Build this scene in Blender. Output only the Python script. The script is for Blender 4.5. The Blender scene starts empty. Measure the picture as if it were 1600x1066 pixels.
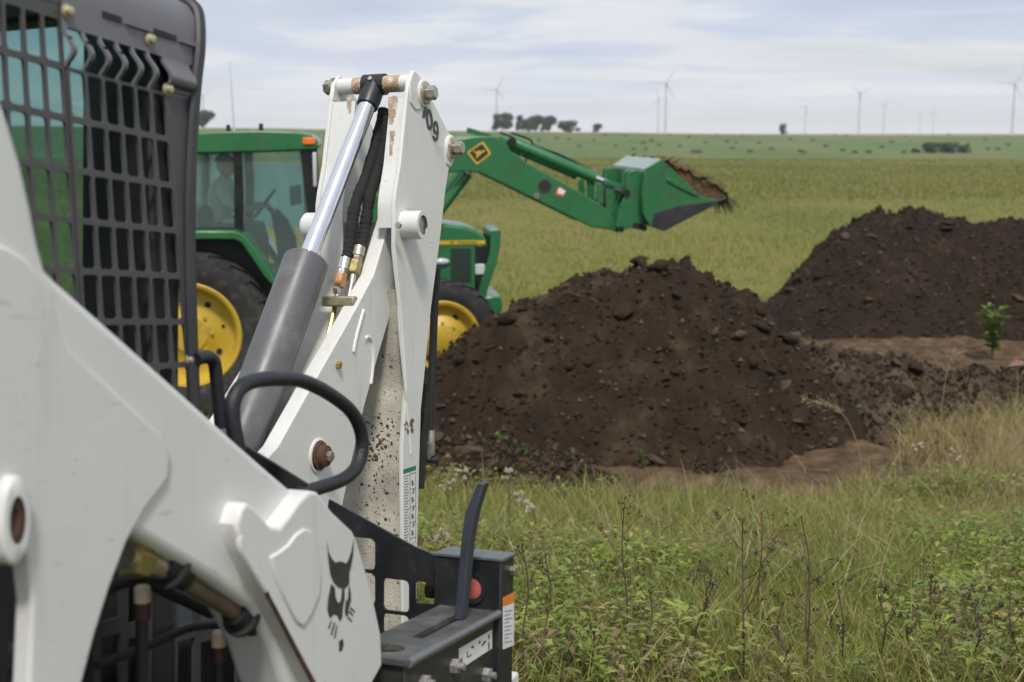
import bpy, bmesh, math, random
import numpy as np
from mathutils import Vector, Matrix, Euler
from mathutils.geometry import tessellate_polygon

random.seed(7)
rng = np.random.default_rng(7)
S = bpy.context.scene
C = S.collection
R = math.radians
PI = math.pi

# ------------------------------------------------------------------ camera
EYE = Vector((0, 0, 3.03))
FPX = 2000.0
TH = math.atan(328 / FPX)
cd = bpy.data.cameras.new('camera')
cam = bpy.data.objects.new('camera', cd); C.objects.link(cam)
cam.location = EYE
cam.rotation_euler = (PI / 2 - TH, 0, 0)
cd.sensor_width = 36; cd.lens = 36 * FPX / 1600
cd.clip_start = 0.05; cd.clip_end = 20000
cd.dof.use_dof = True; cd.dof.focus_distance = 4.0; cd.dof.aperture_fstop = 3.9
S.camera = cam

# ------------------------------------------------------------------ world
SUN_EL, SUN_AZ = R(58), R(176)     # azimuth clockwise from +Y (the view direction)
w = bpy.data.worlds.new('World'); S.world = w; w.use_nodes = True
nt = w.node_tree; nt.nodes.clear()
def N(t, kind, **k):
    n = t.nodes.new(kind)
    for a, b in k.items(): setattr(n, a, b)
    return n
out = N(nt, 'ShaderNodeOutputWorld'); bg = N(nt, 'ShaderNodeBackground')
bg.inputs['Strength'].default_value = 0.1
sky = N(nt, 'ShaderNodeTexSky', sky_type='NISHITA', sun_disc=False)
sky.sun_elevation = SUN_EL; sky.sun_rotation = SUN_AZ; sky.air_density = 1.0; sky.dust_density = 1.5
tc = N(nt, 'ShaderNodeTexCoord'); sep = N(nt, 'ShaderNodeSeparateXYZ')
nt.links.new(tc.outputs['Generated'], sep.inputs[0])
mx = N(nt, 'ShaderNodeMath', operation='MAXIMUM'); mx.inputs[1].default_value = 0.0
nt.links.new(sep.outputs['Z'], mx.inputs[0])
ad = N(nt, 'ShaderNodeMath', operation='ADD'); ad.inputs[1].default_value = 0.045
nt.links.new(mx.outputs[0], ad.inputs[0])
cb = N(nt, 'ShaderNodeCombineXYZ')
for ax in 'XY':
    d = N(nt, 'ShaderNodeMath', operation='DIVIDE')
    nt.links.new(sep.outputs[ax], d.inputs[0]); nt.links.new(ad.outputs[0], d.inputs[1])
    nt.links.new(d.outputs[0], cb.inputs[ax])
def wnoise(scale, det, rough, off):
    mp_ = N(nt, 'ShaderNodeMapping'); mp_.inputs['Location'].default_value = off
    nt.links.new(cb.outputs[0], mp_.inputs[0])
    n = N(nt, 'ShaderNodeTexNoise'); n.inputs['Scale'].default_value = scale
    n.inputs['Detail'].default_value = det; n.inputs['Roughness'].default_value = rough
    n.inputs['Distortion'].default_value = 0.4
    nt.links.new(mp_.outputs[0], n.inputs['Vector'])
    return n.outputs['Fac']
def wramp(fac, stops):
    r = N(nt, 'ShaderNodeValToRGB'); r.color_ramp.interpolation = 'EASE'
    els = r.color_ramp.elements
    els[0].position, els[0].color = stops[0][0], (*stops[0][1], 1)
    els[1].position, els[1].color = stops[-1][0], (*stops[-1][1], 1)
    for p, c in stops[1:-1]:
        e = els.new(p); e.color = (*c, 1)
    nt.links.new(fac, r.inputs[0]); return r.outputs[0]
n1 = wnoise(0.42, 7, 0.6, (3.1, 1.7, 0)); n2 = wnoise(0.16, 4, 0.5, (9.3, 4.2, 0))
cloud = wramp(n1, [(0.34, (5.3, 6.0, 7.5)), (0.45, (6.1, 6.7, 7.9)), (0.54, (7.5, 7.75, 8.3)), (0.66, (8.5, 8.45, 8.45))])
cover = wramp(n2, [(0.30, (0.42,) * 3), (0.55, (0.96,) * 3)])
m = N(nt, 'ShaderNodeMix', data_type='RGBA')
nt.links.new(cover, m.inputs[0]); nt.links.new(sky.outputs[0], m.inputs[6]); nt.links.new(cloud, m.inputs[7])
hz = N(nt, 'ShaderNodeMapRange'); hz.inputs[1].default_value = 0.0; hz.inputs[2].default_value = 0.06; hz.inputs[3].default_value = .75; hz.inputs[4].default_value = 0.0
nt.links.new(mx.outputs[0], hz.inputs[0])
mh = N(nt, 'ShaderNodeMix', data_type='RGBA'); nt.links.new(hz.outputs[0], mh.inputs[0]); nt.links.new(m.outputs[2], mh.inputs[6]); mh.inputs[7].default_value = (10.6, 10.6, 10.6, 1)
nt.links.new(mh.outputs[2], bg.inputs['Color']); nt.links.new(bg.outputs[0], out.inputs[0])

sl = bpy.data.lights.new('sun', 'SUN'); sl.energy = 2.7; sl.angle = R(9); sl.color = (1.0, 0.955, 0.88)
sun = bpy.data.objects.new('sun', sl); C.objects.link(sun)
sd = Vector((math.sin(SUN_AZ) * math.cos(SUN_EL), math.cos(SUN_AZ) * math.cos(SUN_EL), math.sin(SUN_EL)))
sun.location = sd * 60; sun.rotation_euler = (-sd).to_track_quat('-Z', 'Y').to_euler()
vs = S.view_settings; vs.view_transform = 'Standard'; vs.look = 'None'; vs.exposure = 0.14; vs.gamma = 1.0
vs.use_curve_mapping = False
S.render.engine = 'CYCLES'

# ------------------------------------------------------------------ pixel rays and frames
_r = Vector((1, 0, 0)); _u = Vector((0, math.sin(TH), math.cos(TH))); _f = Vector((0, math.cos(TH), -math.sin(TH)))
def ray(x, y): return _f + _r * ((x - 800) / FPX) + _u * (-(y - 533) / FPX)

class Frame:
    """A thing's own axes: F forward, L to its left, W up; origin O on the ground."""
    def __init__(s, O, F, L, voff=0.0):
        s.O = Vector(O); s.F = F.normalized(); s.L = (L - s.F * L.dot(s.F)).normalized(); s.W = s.F.cross(s.L); s.voff = voff
        s.e = EYE - s.O; s.e = Vector((s.e.dot(s.F), s.e.dot(s.L), s.e.dot(s.W)))
    def r(s, x, y):
        d = ray(x, y); return Vector((d.dot(s.F), d.dot(s.L), d.dot(s.W)))
    def v(s, x, y, v):
        d = s.r(x, y); return s.e + d * ((v - s.voff - s.e.y) / d.y)
    def u(s, x, y, u):
        d = s.r(x, y); return s.e + d * ((u - s.e.x) / d.x)
    def wz(s, x, y, wv):
        d = s.r(x, y); return s.e + d * ((wv - s.e.z) / d.z)
    def world(s, p): return s.O + s.F * p[0] + s.L * p[1] + s.W * p[2]
    def euler(s): return Matrix((s.F, s.L, s.W)).transposed().to_euler()

# ------------------------------------------------------------------ noise (numpy)
def _h(ix, iy, s):
    n = (ix * 374761393 + iy * 668265263 + s * 974634577) & 0xffffffff
    n = ((n ^ (n >> 13)) * 1274126177) & 0xffffffff
    return ((n ^ (n >> 16)) & 0xffff) / 65535.0
def vnoise(x, y, s=0):
    x = np.asarray(x, float); y = np.asarray(y, float)
    ix = np.floor(x).astype(np.int64); iy = np.floor(y).astype(np.int64)
    fx = x - ix; fy = y - iy; fx = fx * fx * (3 - 2 * fx); fy = fy * fy * (3 - 2 * fy)
    a = _h(ix, iy, s); b = _h(ix + 1, iy, s); c = _h(ix, iy + 1, s); d = _h(ix + 1, iy + 1, s)
    return (a + (b - a) * fx) * (1 - fy) + (c + (d - c) * fx) * fy
def fbm(x, y, o=4, s=0):
    t = 0; a = .5; f = 1.0
    for i in range(o):
        t = t + a * (vnoise(np.asarray(x) * f + 17.3 * i, np.asarray(y) * f - 9.1 * i, s + i) - .5); a *= .55; f *= 2.03
    return t
def sstep(a, b, x):
    t = np.clip((np.asarray(x, float) - a) / (b - a), 0, 1); return t * t * (3 - 2 * t)

# ------------------------------------------------------------------ materials
MATS = {}
def mat(name, col, rough=.5, metal=0.0, var=.12, scale=6.0, bump=0.0, bscale=60.0, wear=0.0, col2=None, thr=(.45, .65), spec=.5, coat=0.0, det=5, rvar=.12, attr=None, mscale=None):
    if name in MATS: return MATS[name]
    m = bpy.data.materials.new(name); m.use_nodes = True; t = m.node_tree
    b = t.nodes['Principled BSDF']; b.inputs['Metallic'].default_value = metal
    b.inputs['Specular IOR Level'].default_value = spec
    b.inputs['Coat Weight'].default_value = coat; b.inputs['Coat Roughness'].default_value = .15
    tcn = N(t, 'ShaderNodeTexCoord')
    n = N(t, 'ShaderNodeTexNoise'); n.inputs['Scale'].default_value = scale; n.inputs['Detail'].default_value = det; n.inputs['Roughness'].default_value = .6
    t.links.new(tcn.outputs['Object'], n.inputs['Vector'])
    base = None
    if attr:
        at = N(t, 'ShaderNodeAttribute', attribute_name=attr); base = at.outputs['Color']
    else:
        rgb = N(t, 'ShaderNodeRGB'); rgb.outputs[0].default_value = (*col, 1); base = rgb.outputs[0]
    if col2:
        n3 = N(t, 'ShaderNodeTexNoise'); n3.inputs['Scale'].default_value = mscale or scale * 1.7; n3.inputs['Detail'].default_value = 8; n3.inputs['Roughness'].default_value = .68
        t.links.new(tcn.outputs['Object'], n3.inputs['Vector'])
        mr = N(t, 'ShaderNodeMapRange'); mr.inputs[1].default_value = thr[0]; mr.inputs[2].default_value = thr[1]
        t.links.new(n3.outputs['Fac'], mr.inputs[0])
        mi = N(t, 'ShaderNodeMix', data_type='RGBA'); t.links.new(mr.outputs[0], mi.inputs[0])
        t.links.new(base, mi.inputs[6]); mi.inputs[7].default_value = (*col2, 1); base = mi.outputs[2]
    if wear > 0:
        for (sc_, msc, lo, hi, c3, amt) in ((150, (1, 1, 1), .69, .74, (.12, .09, .06), .8), (26, (1, 1, .10), .60, .78, (.36, .31, .24), .38), (60, (.12, 1, 1), .685, .72, (.33, .32, .30), .5)):
            mp3 = N(t, 'ShaderNodeMapping'); mp3.inputs['Scale'].default_value = msc; mp3.inputs['Rotation'].default_value = (0, .6 if msc[0] < 1 else 0, 0); t.links.new(tcn.outputs['Object'], mp3.inputs[0])
            n4 = N(t, 'ShaderNodeTexNoise'); n4.inputs['Scale'].default_value = sc_; n4.inputs['Detail'].default_value = 4; t.links.new(mp3.outputs[0], n4.inputs['Vector'])
            r4 = N(t, 'ShaderNodeMapRange'); r4.inputs[1].default_value = lo; r4.inputs[2].default_value = hi; r4.inputs[4].default_value = amt * wear; t.links.new(n4.outputs['Fac'], r4.inputs[0])
            m4 = N(t, 'ShaderNodeMix', data_type='RGBA'); t.links.new(r4.outputs[0], m4.inputs[0]); t.links.new(base, m4.inputs[6]); m4.inputs[7].default_value = (*c3, 1); base = m4.outputs[2]
    mr2 = N(t, 'ShaderNodeMapRange'); mr2.inputs[1].default_value = .25; mr2.inputs[2].default_value = .75
    mr2.inputs[3].default_value = 1 - var; mr2.inputs[4].default_value = 1 + var
    t.links.new(n.outputs['Fac'], mr2.inputs[0])
    mu = N(t, 'ShaderNodeMix', data_type='RGBA', blend_type='MULTIPLY'); mu.inputs[0].default_value = 1
    t.links.new(base, mu.inputs[6]); t.links.new(mr2.outputs[0], mu.inputs[7])
    t.links.new(mu.outputs[2], b.inputs['Base Color'])
    mr3 = N(t, 'ShaderNodeMapRange'); mr3.inputs[1].default_value = .3; mr3.inputs[2].default_value = .7
    mr3.inputs[3].default_value = max(.03, rough - rvar); mr3.inputs[4].default_value = min(1, rough + rvar)
    t.links.new(n.outputs['Fac'], mr3.inputs[0]); t.links.new(mr3.outputs[0], b.inputs['Roughness'])
    if bump > 0:
        nb = N(t, 'ShaderNodeTexNoise'); nb.inputs['Scale'].default_value = bscale; nb.inputs['Detail'].default_value = 6
        t.links.new(tcn.outputs['Object'], nb.inputs['Vector'])
        bp = N(t, 'ShaderNodeBump'); bp.inputs['Strength'].default_value = bump; bp.inputs['Distance'].default_value = .02
        t.links.new(nb.outputs['Fac'], bp.inputs['Height']); t.links.new(bp.outputs[0], b.inputs['Normal'])
    MATS[name] = m; return m
def glass(name, tint, mixd=0.0, dcol=(.5, .7, .68)):
    m = bpy.data.materials.new(name); m.use_nodes = True; t = m.node_tree; t.nodes.clear()
    o = N(t, 'ShaderNodeOutputMaterial'); tr = N(t, 'ShaderNodeBsdfTransparent'); tr.inputs[0].default_value = (*tint, 1)
    gl = N(t, 'ShaderNodeBsdfGlossy'); gl.inputs['Roughness'].default_value = .03
    lw = N(t, 'ShaderNodeLayerWeight'); lw.inputs[0].default_value = .5
    pw_ = N(t, 'ShaderNodeMath', operation='POWER'); pw_.inputs[1].default_value = 4.0; t.links.new(lw.outputs['Facing'], pw_.inputs[0])
    fr = N(t, 'ShaderNodeMath', operation='MULTIPLY_ADD'); fr.inputs[1].default_value = .8; fr.inputs[2].default_value = .045; t.links.new(pw_.outputs[0], fr.inputs[0])
    a = N(t, 'ShaderNodeMixShader'); t.links.new(fr.outputs[0], a.inputs[0]); t.links.new(tr.outputs[0], a.inputs[1]); t.links.new(gl.outputs[0], a.inputs[2])
    last = a
    if mixd > 0:
        tl = N(t, 'ShaderNodeBsdfTranslucent'); tl.inputs[0].default_value = (*dcol, 1)
        df = N(t, 'ShaderNodeBsdfDiffuse'); df.inputs[0].default_value = (*dcol, 1)
        dm = N(t, 'ShaderNodeMixShader'); dm.inputs[0].default_value = .5
        t.links.new(tl.outputs[0], dm.inputs[1]); t.links.new(df.outputs[0], dm.inputs[2])
        b = N(t, 'ShaderNodeMixShader'); b.inputs[0].default_value = mixd
        t.links.new(a.outputs[0], b.inputs[1]); t.links.new(dm.outputs[0], b.inputs[2]); last = b
    t.links.new(last.outputs[0], o.inputs[0]); return m

WHITE = mat('white_paint', (.70, .70, .67), .38, var=.05, scale=3.0, col2=(.42, .38, .30), thr=(.66, .78), mscale=9, bump=.05, bscale=25, rvar=.06, wear=1.0)
WHITE_CLEAN = mat('white_paint_arm', (.68, .68, .655), .36, var=.035, scale=2.0, col2=(.5, .48, .42), thr=(.68, .80), mscale=5, bump=.04, bscale=14, rvar=.05, wear=.75)
DIRTY = mat('muddy_white_paint', (.50, .47, .40), .65, var=.34, scale=9, col2=(.12, .075, .035), thr=(.58, .645), mscale=75, bump=.25, bscale=170)
RUST = mat('rusty_white_paint', (.44, .31, .19), .75, var=.3, scale=30, col2=(.60, .57, .50), thr=(.52, .58), mscale=38, bump=.4, bscale=160)
BLACKP = mat('black_paint', (.018, .019, .021), .42, var=.3, scale=9, col2=(.06, .057, .05), thr=(.56, .8))
BOXP = mat('dusty_black_paint', (.032, .034, .03), .38, var=.3, scale=8, col2=(.13, .12, .10), thr=(.52, .78), mscale=7)
CABP = mat('dark_grey_paint', (.165, .163, .175), .42, var=.10, scale=6, col2=(.16, .155, .15), thr=(.6, .8))
GRILP = mat('charcoal_screen_paint', (.075, .073, .074), .45, var=.15, scale=10, col2=(.12, .11, .10), thr=(.58, .8))
RUBBER = mat('black_rubber', (.016, .016, .018), .6, var=.3, scale=20)
HOSE = mat('woven_hose_sleeve', (.02, .019, .019), .8, var=.35, scale=40, bump=.5, bscale=220)
HANDLE = mat('grip_rubber', (.016, .017, .022), .42, var=.25, scale=20, bump=.25, bscale=220)
LEVER = mat('blue_grey_paint', (.045, .052, .066), .4, var=.15, scale=14)
STEEL = mat('zinc_steel', (.50, .46, .38), .36, metal=.9, var=.2, scale=40, col2=(.25, .17, .09), thr=(.58, .75), mscale=50)
BRASS = mat('yellow_zinc_fitting', (.50, .42, .17), .35, metal=.8, var=.25, scale=40)
COPPER = mat('copper_tinted_nut', (.55, .30, .13), .35, metal=.8, var=.25, scale=40)
CHROME = mat('chrome_rod', (.84, .84, .87), .16, metal=1.0, var=.03, scale=12, rvar=.04)
CYLG = mat('grey_cylinder_paint', (.115, .115, .12), .40, var=.22, scale=7, col2=(.20, .195, .19), thr=(.5, .75), mscale=9, rvar=.1)
RUSTY = mat('brown_rust', (.10, .05, .028), .8, var=.4, scale=40, bump=.4, bscale=150)
REDP = mat('faded_red_plastic', (.42, .10, .08), .6, var=.2, scale=30)
CREAM = mat('cream_plastic', (.62, .50, .36), .5, var=.1, scale=30)
GREEN = mat('tractor_green', (.024, .150, .052), .30, var=.10, scale=4, col2=(.07, .09, .05), thr=(.52, .80), mscale=6, coat=.15, rvar=.08)
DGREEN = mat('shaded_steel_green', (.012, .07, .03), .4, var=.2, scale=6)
YELLOW = mat('wheel_yellow', (.52, .35, .03), .48, var=.16, scale=7, col2=(.20, .13, .05), thr=(.52, .78), mscale=7)
STRIPE = mat('yellow_stripe', (.60, .40, .02), .45, var=.08)
TYRE = mat('tyre_rubber', (.024, .024, .025), .8, var=.25, scale=6, col2=(.085, .072, .056), thr=(.5, .72))
DARKINT = mat('dark_interior', (.016, .016, .017), .6, var=.3)
ORANGE = mat('amber_lens', (.85, .18, .02), .3, var=.05)
WORN = mat('worn_bucket_steel', (.045, .042, .05), .45, metal=.4, var=.3, scale=9)
LENS = mat('lamp_lens', (.55, .56, .58), .15, var=.05)
WHITEL = mat('white_label', (.72, .72, .70), .5, var=.05, scale=20)
INK = mat('label_ink', (.03, .03, .03), .6, var=.1)
GREENL = mat('label_green', (.03, .20, .12), .5, var=.05)
ORANGEL = mat('label_orange', (.78, .22, .03), .5, var=.08)
EMBLEM = mat('emblem_grey_print', (.045, .042, .04), .5, var=.2, scale=30)
CARGREY = mat('lettering_grey', (.07, .07, .075), .5, var=.1)
SHIRT = mat('pale_green_shirt', (.34, .40, .36), .85, var=.1)
DENIM = mat('dark_trousers', (.03, .035, .05), .9, var=.1)
SKIN = mat('skin', (.30, .17, .11), .6, var=.05)
CAPM = mat('dark_cap', (.02, .022, .03), .9, var=.1)
SOIL = mat('dark_topsoil', (.029, .0185, .0115), .95, var=.45, scale=3.5, col2=(.068, .044, .028), thr=(.52, .72), mscale=2.2, bump=1.0, bscale=14, spec=.15)
SOIL2 = mat('damp_topsoil', (.027, .018, .0125), .95, var=.35, scale=3.0, col2=(.052, .037, .027), thr=(.55, .74), mscale=1.4, bump=.9, bscale=12, spec=.15)
CLODM = mat('soil_clod', (.038, .0245, .0155), .95, var=.35, scale=8, col2=(.075, .052, .036), thr=(.56, .75), mscale=3.0, bump=.6, bscale=30, spec=.15)
CLAYM = mat('dry_clay_clod', (.095, .066, .045), .95, var=.3, scale=8, bump=.6, bscale=30, spec=.15)
TEAL = glass('teal_tinted_glass', (.54, .70, .68), .07, (.34, .5, .48))
TEALD = glass('dusty_sky_teal_glass', (.66, .90, .88), .70, (.74, .95, .95))  # far panes: milky teal paints reflected sky in along with the dust
CLEAR = glass('cab_glass', (.88, .96, .95), .12, (.6, .72, .7))
CRUMB = mat('soil_crumb', (.05, .035, .025), .95, var=.2, attr='col', spec=.1)
LEAFG = mat('leaf_green', None or (.1, .16, .04), .55, var=.2, scale=20, attr='col', spec=.3)

def leafify(m_, w_=.35):
    t = m_.node_tree; b = t.nodes['Principled BSDF']; o = [n for n in t.nodes if n.type == 'OUTPUT_MATERIAL'][0]
    tl = N(t, 'ShaderNodeBsdfTranslucent'); src = b.inputs['Base Color'].links[0].from_socket; t.links.new(src, tl.inputs[0])
    mx_ = N(t, 'ShaderNodeMixShader'); mx_.inputs[0].default_value = w_; t.links.new(b.outputs[0], mx_.inputs[1]); t.links.new(tl.outputs[0], mx_.inputs[2]); t.links.new(mx_.outputs[0], o.inputs[0])
leafify(LEAFG)

# ------------------------------------------------------------------ mesh helpers
def setp(o, label=None, cat=None, group=None, kind=None, category=None):
    cat = cat or category
    if label: o['label'] = label
    if cat: o['category'] = cat
    if group: o['group'] = group
    if kind: o['kind'] = kind
    return o
def finish(me, smooth=True, ang=35):
    if smooth and len(me.polygons):
        me.polygons.foreach_set('use_smooth', np.ones(len(me.polygons), bool))
        me.set_sharp_from_angle(angle=R(ang))
    me.update()
def obj(name, bm, material, parent=None, bevel=0.0, smooth=True, seg=2, loc=None, rot=None):
    me = bpy.data.meshes.new(name)
    bmesh.ops.recalc_face_normals(bm, faces=bm.faces[:])
    bm.to_mesh(me); bm.free()
    finish(me, smooth)
    me.materials.append(material)
    o = bpy.data.objects.new(name, me); C.objects.link(o)
    if parent: o.parent = parent
    if loc is not None: o.location = loc
    if rot is not None: o.rotation_euler = rot
    if bevel > 0:
        b = o.modifiers.new('bevel', 'BEVEL'); b.width = bevel; b.segments = seg; b.limit_method = 'ANGLE'; b.angle_limit = R(40)
    return o
def empty(name, loc, rot=(0, 0, 0)):
    o = bpy.data.objects.new(name, None); C.objects.link(o); o.location = loc; o.rotation_euler = rot
    o.empty_display_size = .1; return o
def B(): return bmesh.new()
def add_plate(bm, outer, ext, holes=()):
    """outer / holes: lists of coplanar 3-D points; ext: thickness vector."""
    ext = Vector(ext)
    loops = [list(map(Vector, outer))] + [list(map(Vector, h)) for h in holes]
    tris = tessellate_polygon(loops)
    flat = [p for l in loops for p in l]
    a = [bm.verts.new(p) for p in flat]; b = [bm.verts.new(p + ext) for p in flat]
    for t in tris:
        try:
            bm.faces.new([a[i] for i in t]); bm.faces.new([b[i] for i in reversed(t)])
        except ValueError: pass
    k = 0
    for l in loops:
        n = len(l)
        for i in range(n):
            j = (i + 1) % n
            bm.faces.new((a[k + i], a[k + j], b[k + j], b[k + i]))
        k += n
    return bm
def plate_ngon(bm, outer, ext):
    ext = Vector(ext); a = [bm.verts.new(Vector(p)) for p in outer]; b = [bm.verts.new(Vector(p) + ext) for p in outer]
    bm.faces.new(a); bm.faces.new(b[::-1]); n = len(a)
    for i in range(n): bm.faces.new((a[i], a[(i + 1) % n], b[(i + 1) % n], b[i]))
    return bm
def add_box(bm, lo, hi, M=None):
    vs_ = []
    for x in (lo[0], hi[0]):
        for y in (lo[1], hi[1]):
            for z in (lo[2], hi[2]):
                p = Vector((x, y, z)); vs_.append(bm.verts.new(M @ p if M else p))
    for f in ((0, 1, 3, 2), (4, 6, 7, 5), (0, 4, 5, 1), (2, 3, 7, 6), (0, 2, 6, 4), (1, 5, 7, 3)): bm.faces.new([vs_[i] for i in f])
    return bm
def smoothpath(pts, n=6):
    P = [Vector(p) for p in pts]; res = []
    for i in range(len(P) - 1):
        p0 = P[max(i - 1, 0)]; p1 = P[i]; p2 = P[i + 1]; p3 = P[min(i + 2, len(P) - 1)]
        for k in range(n):
            t = k / n
            res.append(.5 * ((2 * p1) + (p2 - p0) * t + (2 * p0 - 5 * p1 + 4 * p2 - p3) * t * t + (3 * p1 - p0 - 3 * p2 + p3) * t ** 3))
    res.append(P[-1]); return res
def add_tube(bm, pts, rad, seg=12, cap=True, closed=False):
    P = [Vector(p) for p in pts]; n = len(P)
    rads = rad if isinstance(rad, (list, tuple)) else [rad] * n
    rings = []; up = None
    for i in range(n):
        if closed: d = P[(i + 1) % n] - P[i - 1]
        else: d = P[min(i + 1, n - 1)] - P[max(i - 1, 0)]
        d.normalize()
        if up is None:
            up = d.orthogonal().normalized()
        up = (up - d * up.dot(d))
        if up.length < 1e-6: up = d.orthogonal()
        up.normalize(); s = d.cross(up)
        rings.append([bm.verts.new(P[i] + (up * math.cos(2 * PI * k / seg) + s * math.sin(2 * PI * k / seg)) * rads[i]) for k in range(seg)])
    for i in range(n if closed else n - 1):
        a, b = rings[i], rings[(i + 1) % n]
        for k in range(seg): bm.faces.new((a[k], a[(k + 1) % seg], b[(k + 1) % seg], b[k]))
    if cap and not closed:
        bm.faces.new(rings[0][::-1]); bm.faces.new(rings[-1])
    return bm
def add_lathe(bm, c, axis, prof, seg=32):
    """prof: list of (distance along axis, radius)."""
    c = Vector(c); a = Vector(axis).normalized(); up = a.orthogonal().normalized(); s = a.cross(up)
    rings = []
    for (t, r_) in prof:
        rings.append([bm.verts.new(c + a * t + (up * math.cos(2 * PI * k / seg) + s * math.sin(2 * PI * k / seg)) * r_) for k in range(seg)] if r_ > 1e-5 else [bm.verts.new(c + a * t)])
    for A, Bq in zip(rings, rings[1:]):
        for k in range(seg):
            k2 = (k + 1) % seg
            if len(A) == 1 and len(Bq) == 1: continue
            if len(A) == 1: bm.faces.new((A[0], Bq[k2], Bq[k]))
            elif len(Bq) == 1: bm.faces.new((A[k], A[k2], Bq[0]))
            else: bm.faces.new((A[k], A[k2], Bq[k2], Bq[k]))
    return bm
def hexprof(bm, c, axis, r_, h): add_lathe(bm, c, axis, [(0, 0), (0, r_), (h * .88, r_), (h, r_ * .86), (h, 0)], 6)

# ------------------------------------------------------------------ terrain
KF = ray(1590, 500).normalized(); KL = ray(-4300, 420); KL = (KL - KF * KL.dot(KF)).normalized(); KW = KF.cross(KL)
SKO = EYE + KF * 1.0 + KL * 1.9 + KW * (-1.45)            # the loader's base point on the ground
SK = Frame(SKO, KF, KL, voff=1.9)
_py = np.array([-50, 13, 60, 200, 450, 600, 900, 1000, 1200, 9000.])
_pz = np.array([0, 0, -.15, -1.5, -6.4, -6.2, 1.2, 2.9, 1.0, -12.])
def H(x, y):
    x = np.asarray(x, float); y = np.asarray(y, float)
    yc = np.maximum(y, -3.0); xc = np.clip(x, -12, 14)
    near = SKO.z - (KW.x * (xc - SKO.x) + KW.y * (yc - SKO.y)) / KW.z
    far = np.interp(y, _py, _pz) + sstep(550, 1000, y) * np.clip(-.012 * x, -3.0, 6.0)
    far = far + sstep(40, 150, y) * fbm(x / 45., y / 60., 3, 5) * 1.1
    s = sstep(6.0, 14.0, y)
    z = near * (1 - s) + far * s
    return z + fbm(x * .9, y * .9, 3, 11) * .10 * sstep(3.2, 5.5, y) * (1 - sstep(30, 60, y))
def Hs(x, y): return float(H(np.array([x]), np.array([y]))[0])
def ground_at(px, py):
    d = ray(px, py); lo, hi = .5, 4000.
    t = .5
    prev = t
    while t < 4000:
        p = EYE + d * t
        if p.z < Hs(p.x, p.y): break
        prev = t; t *= 1.02
    a, b = prev, t
    for _ in range(24):
        m_ = (a + b) / 2; p = EYE + d * m_
        if p.z < Hs(p.x, p.y): b = m_
        else: a = m_
    return EYE + d * b
def soilmask(x, y):
    n = fbm(np.asarray(x) * .8, np.asarray(y) * .8, 4, 31) * 1.3
    def ell(cx, cy, rx, ry): return 1 - np.sqrt(((x - cx) / rx) ** 2 + ((y - cy) / ry) ** 2)
    m_ = np.maximum.reduce([ell(1.1, 12.5, 3.5, 2.75), ell(4.4, 15.4, 3.1, 2.5), ell(7.2, 20.2, 4.6, 3.4), ell(-.6, 11.3, 1.7, 1.1)])
    return sstep(-.10, .10, m_ + n * .22)

def grid_obj(name, V, quads, material, **props):
    me = bpy.data.meshes.new(name)
    me.vertices.add(len(V)); me.vertices.foreach_set('co', V.astype(np.float32).ravel())
    me.loops.add(quads.size); me.loops.foreach_set('vertex_index', quads.astype(np.int32).ravel())
    k = quads.shape[1]
    me.polygons.add(len(quads)); me.polygons.foreach_set('loop_start', np.arange(0, quads.size, k, dtype=np.int32))
    me.update(calc_edges=True)
    me.polygons.foreach_set('use_smooth', np.ones(len(quads), bool)); me.update()
    me.materials.append(material)
    o = bpy.data.objects.new(name, me); C.objects.link(o); setp(o, **props); return o
def colattr(o, cols, name='col'):
    a = o.data.color_attributes.new(name, 'FLOAT_COLOR', 'POINT')
    a.data.foreach_set('color', np.concatenate([cols, np.ones((len(cols), 1))], 1).astype(np.float32).ravel())

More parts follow.
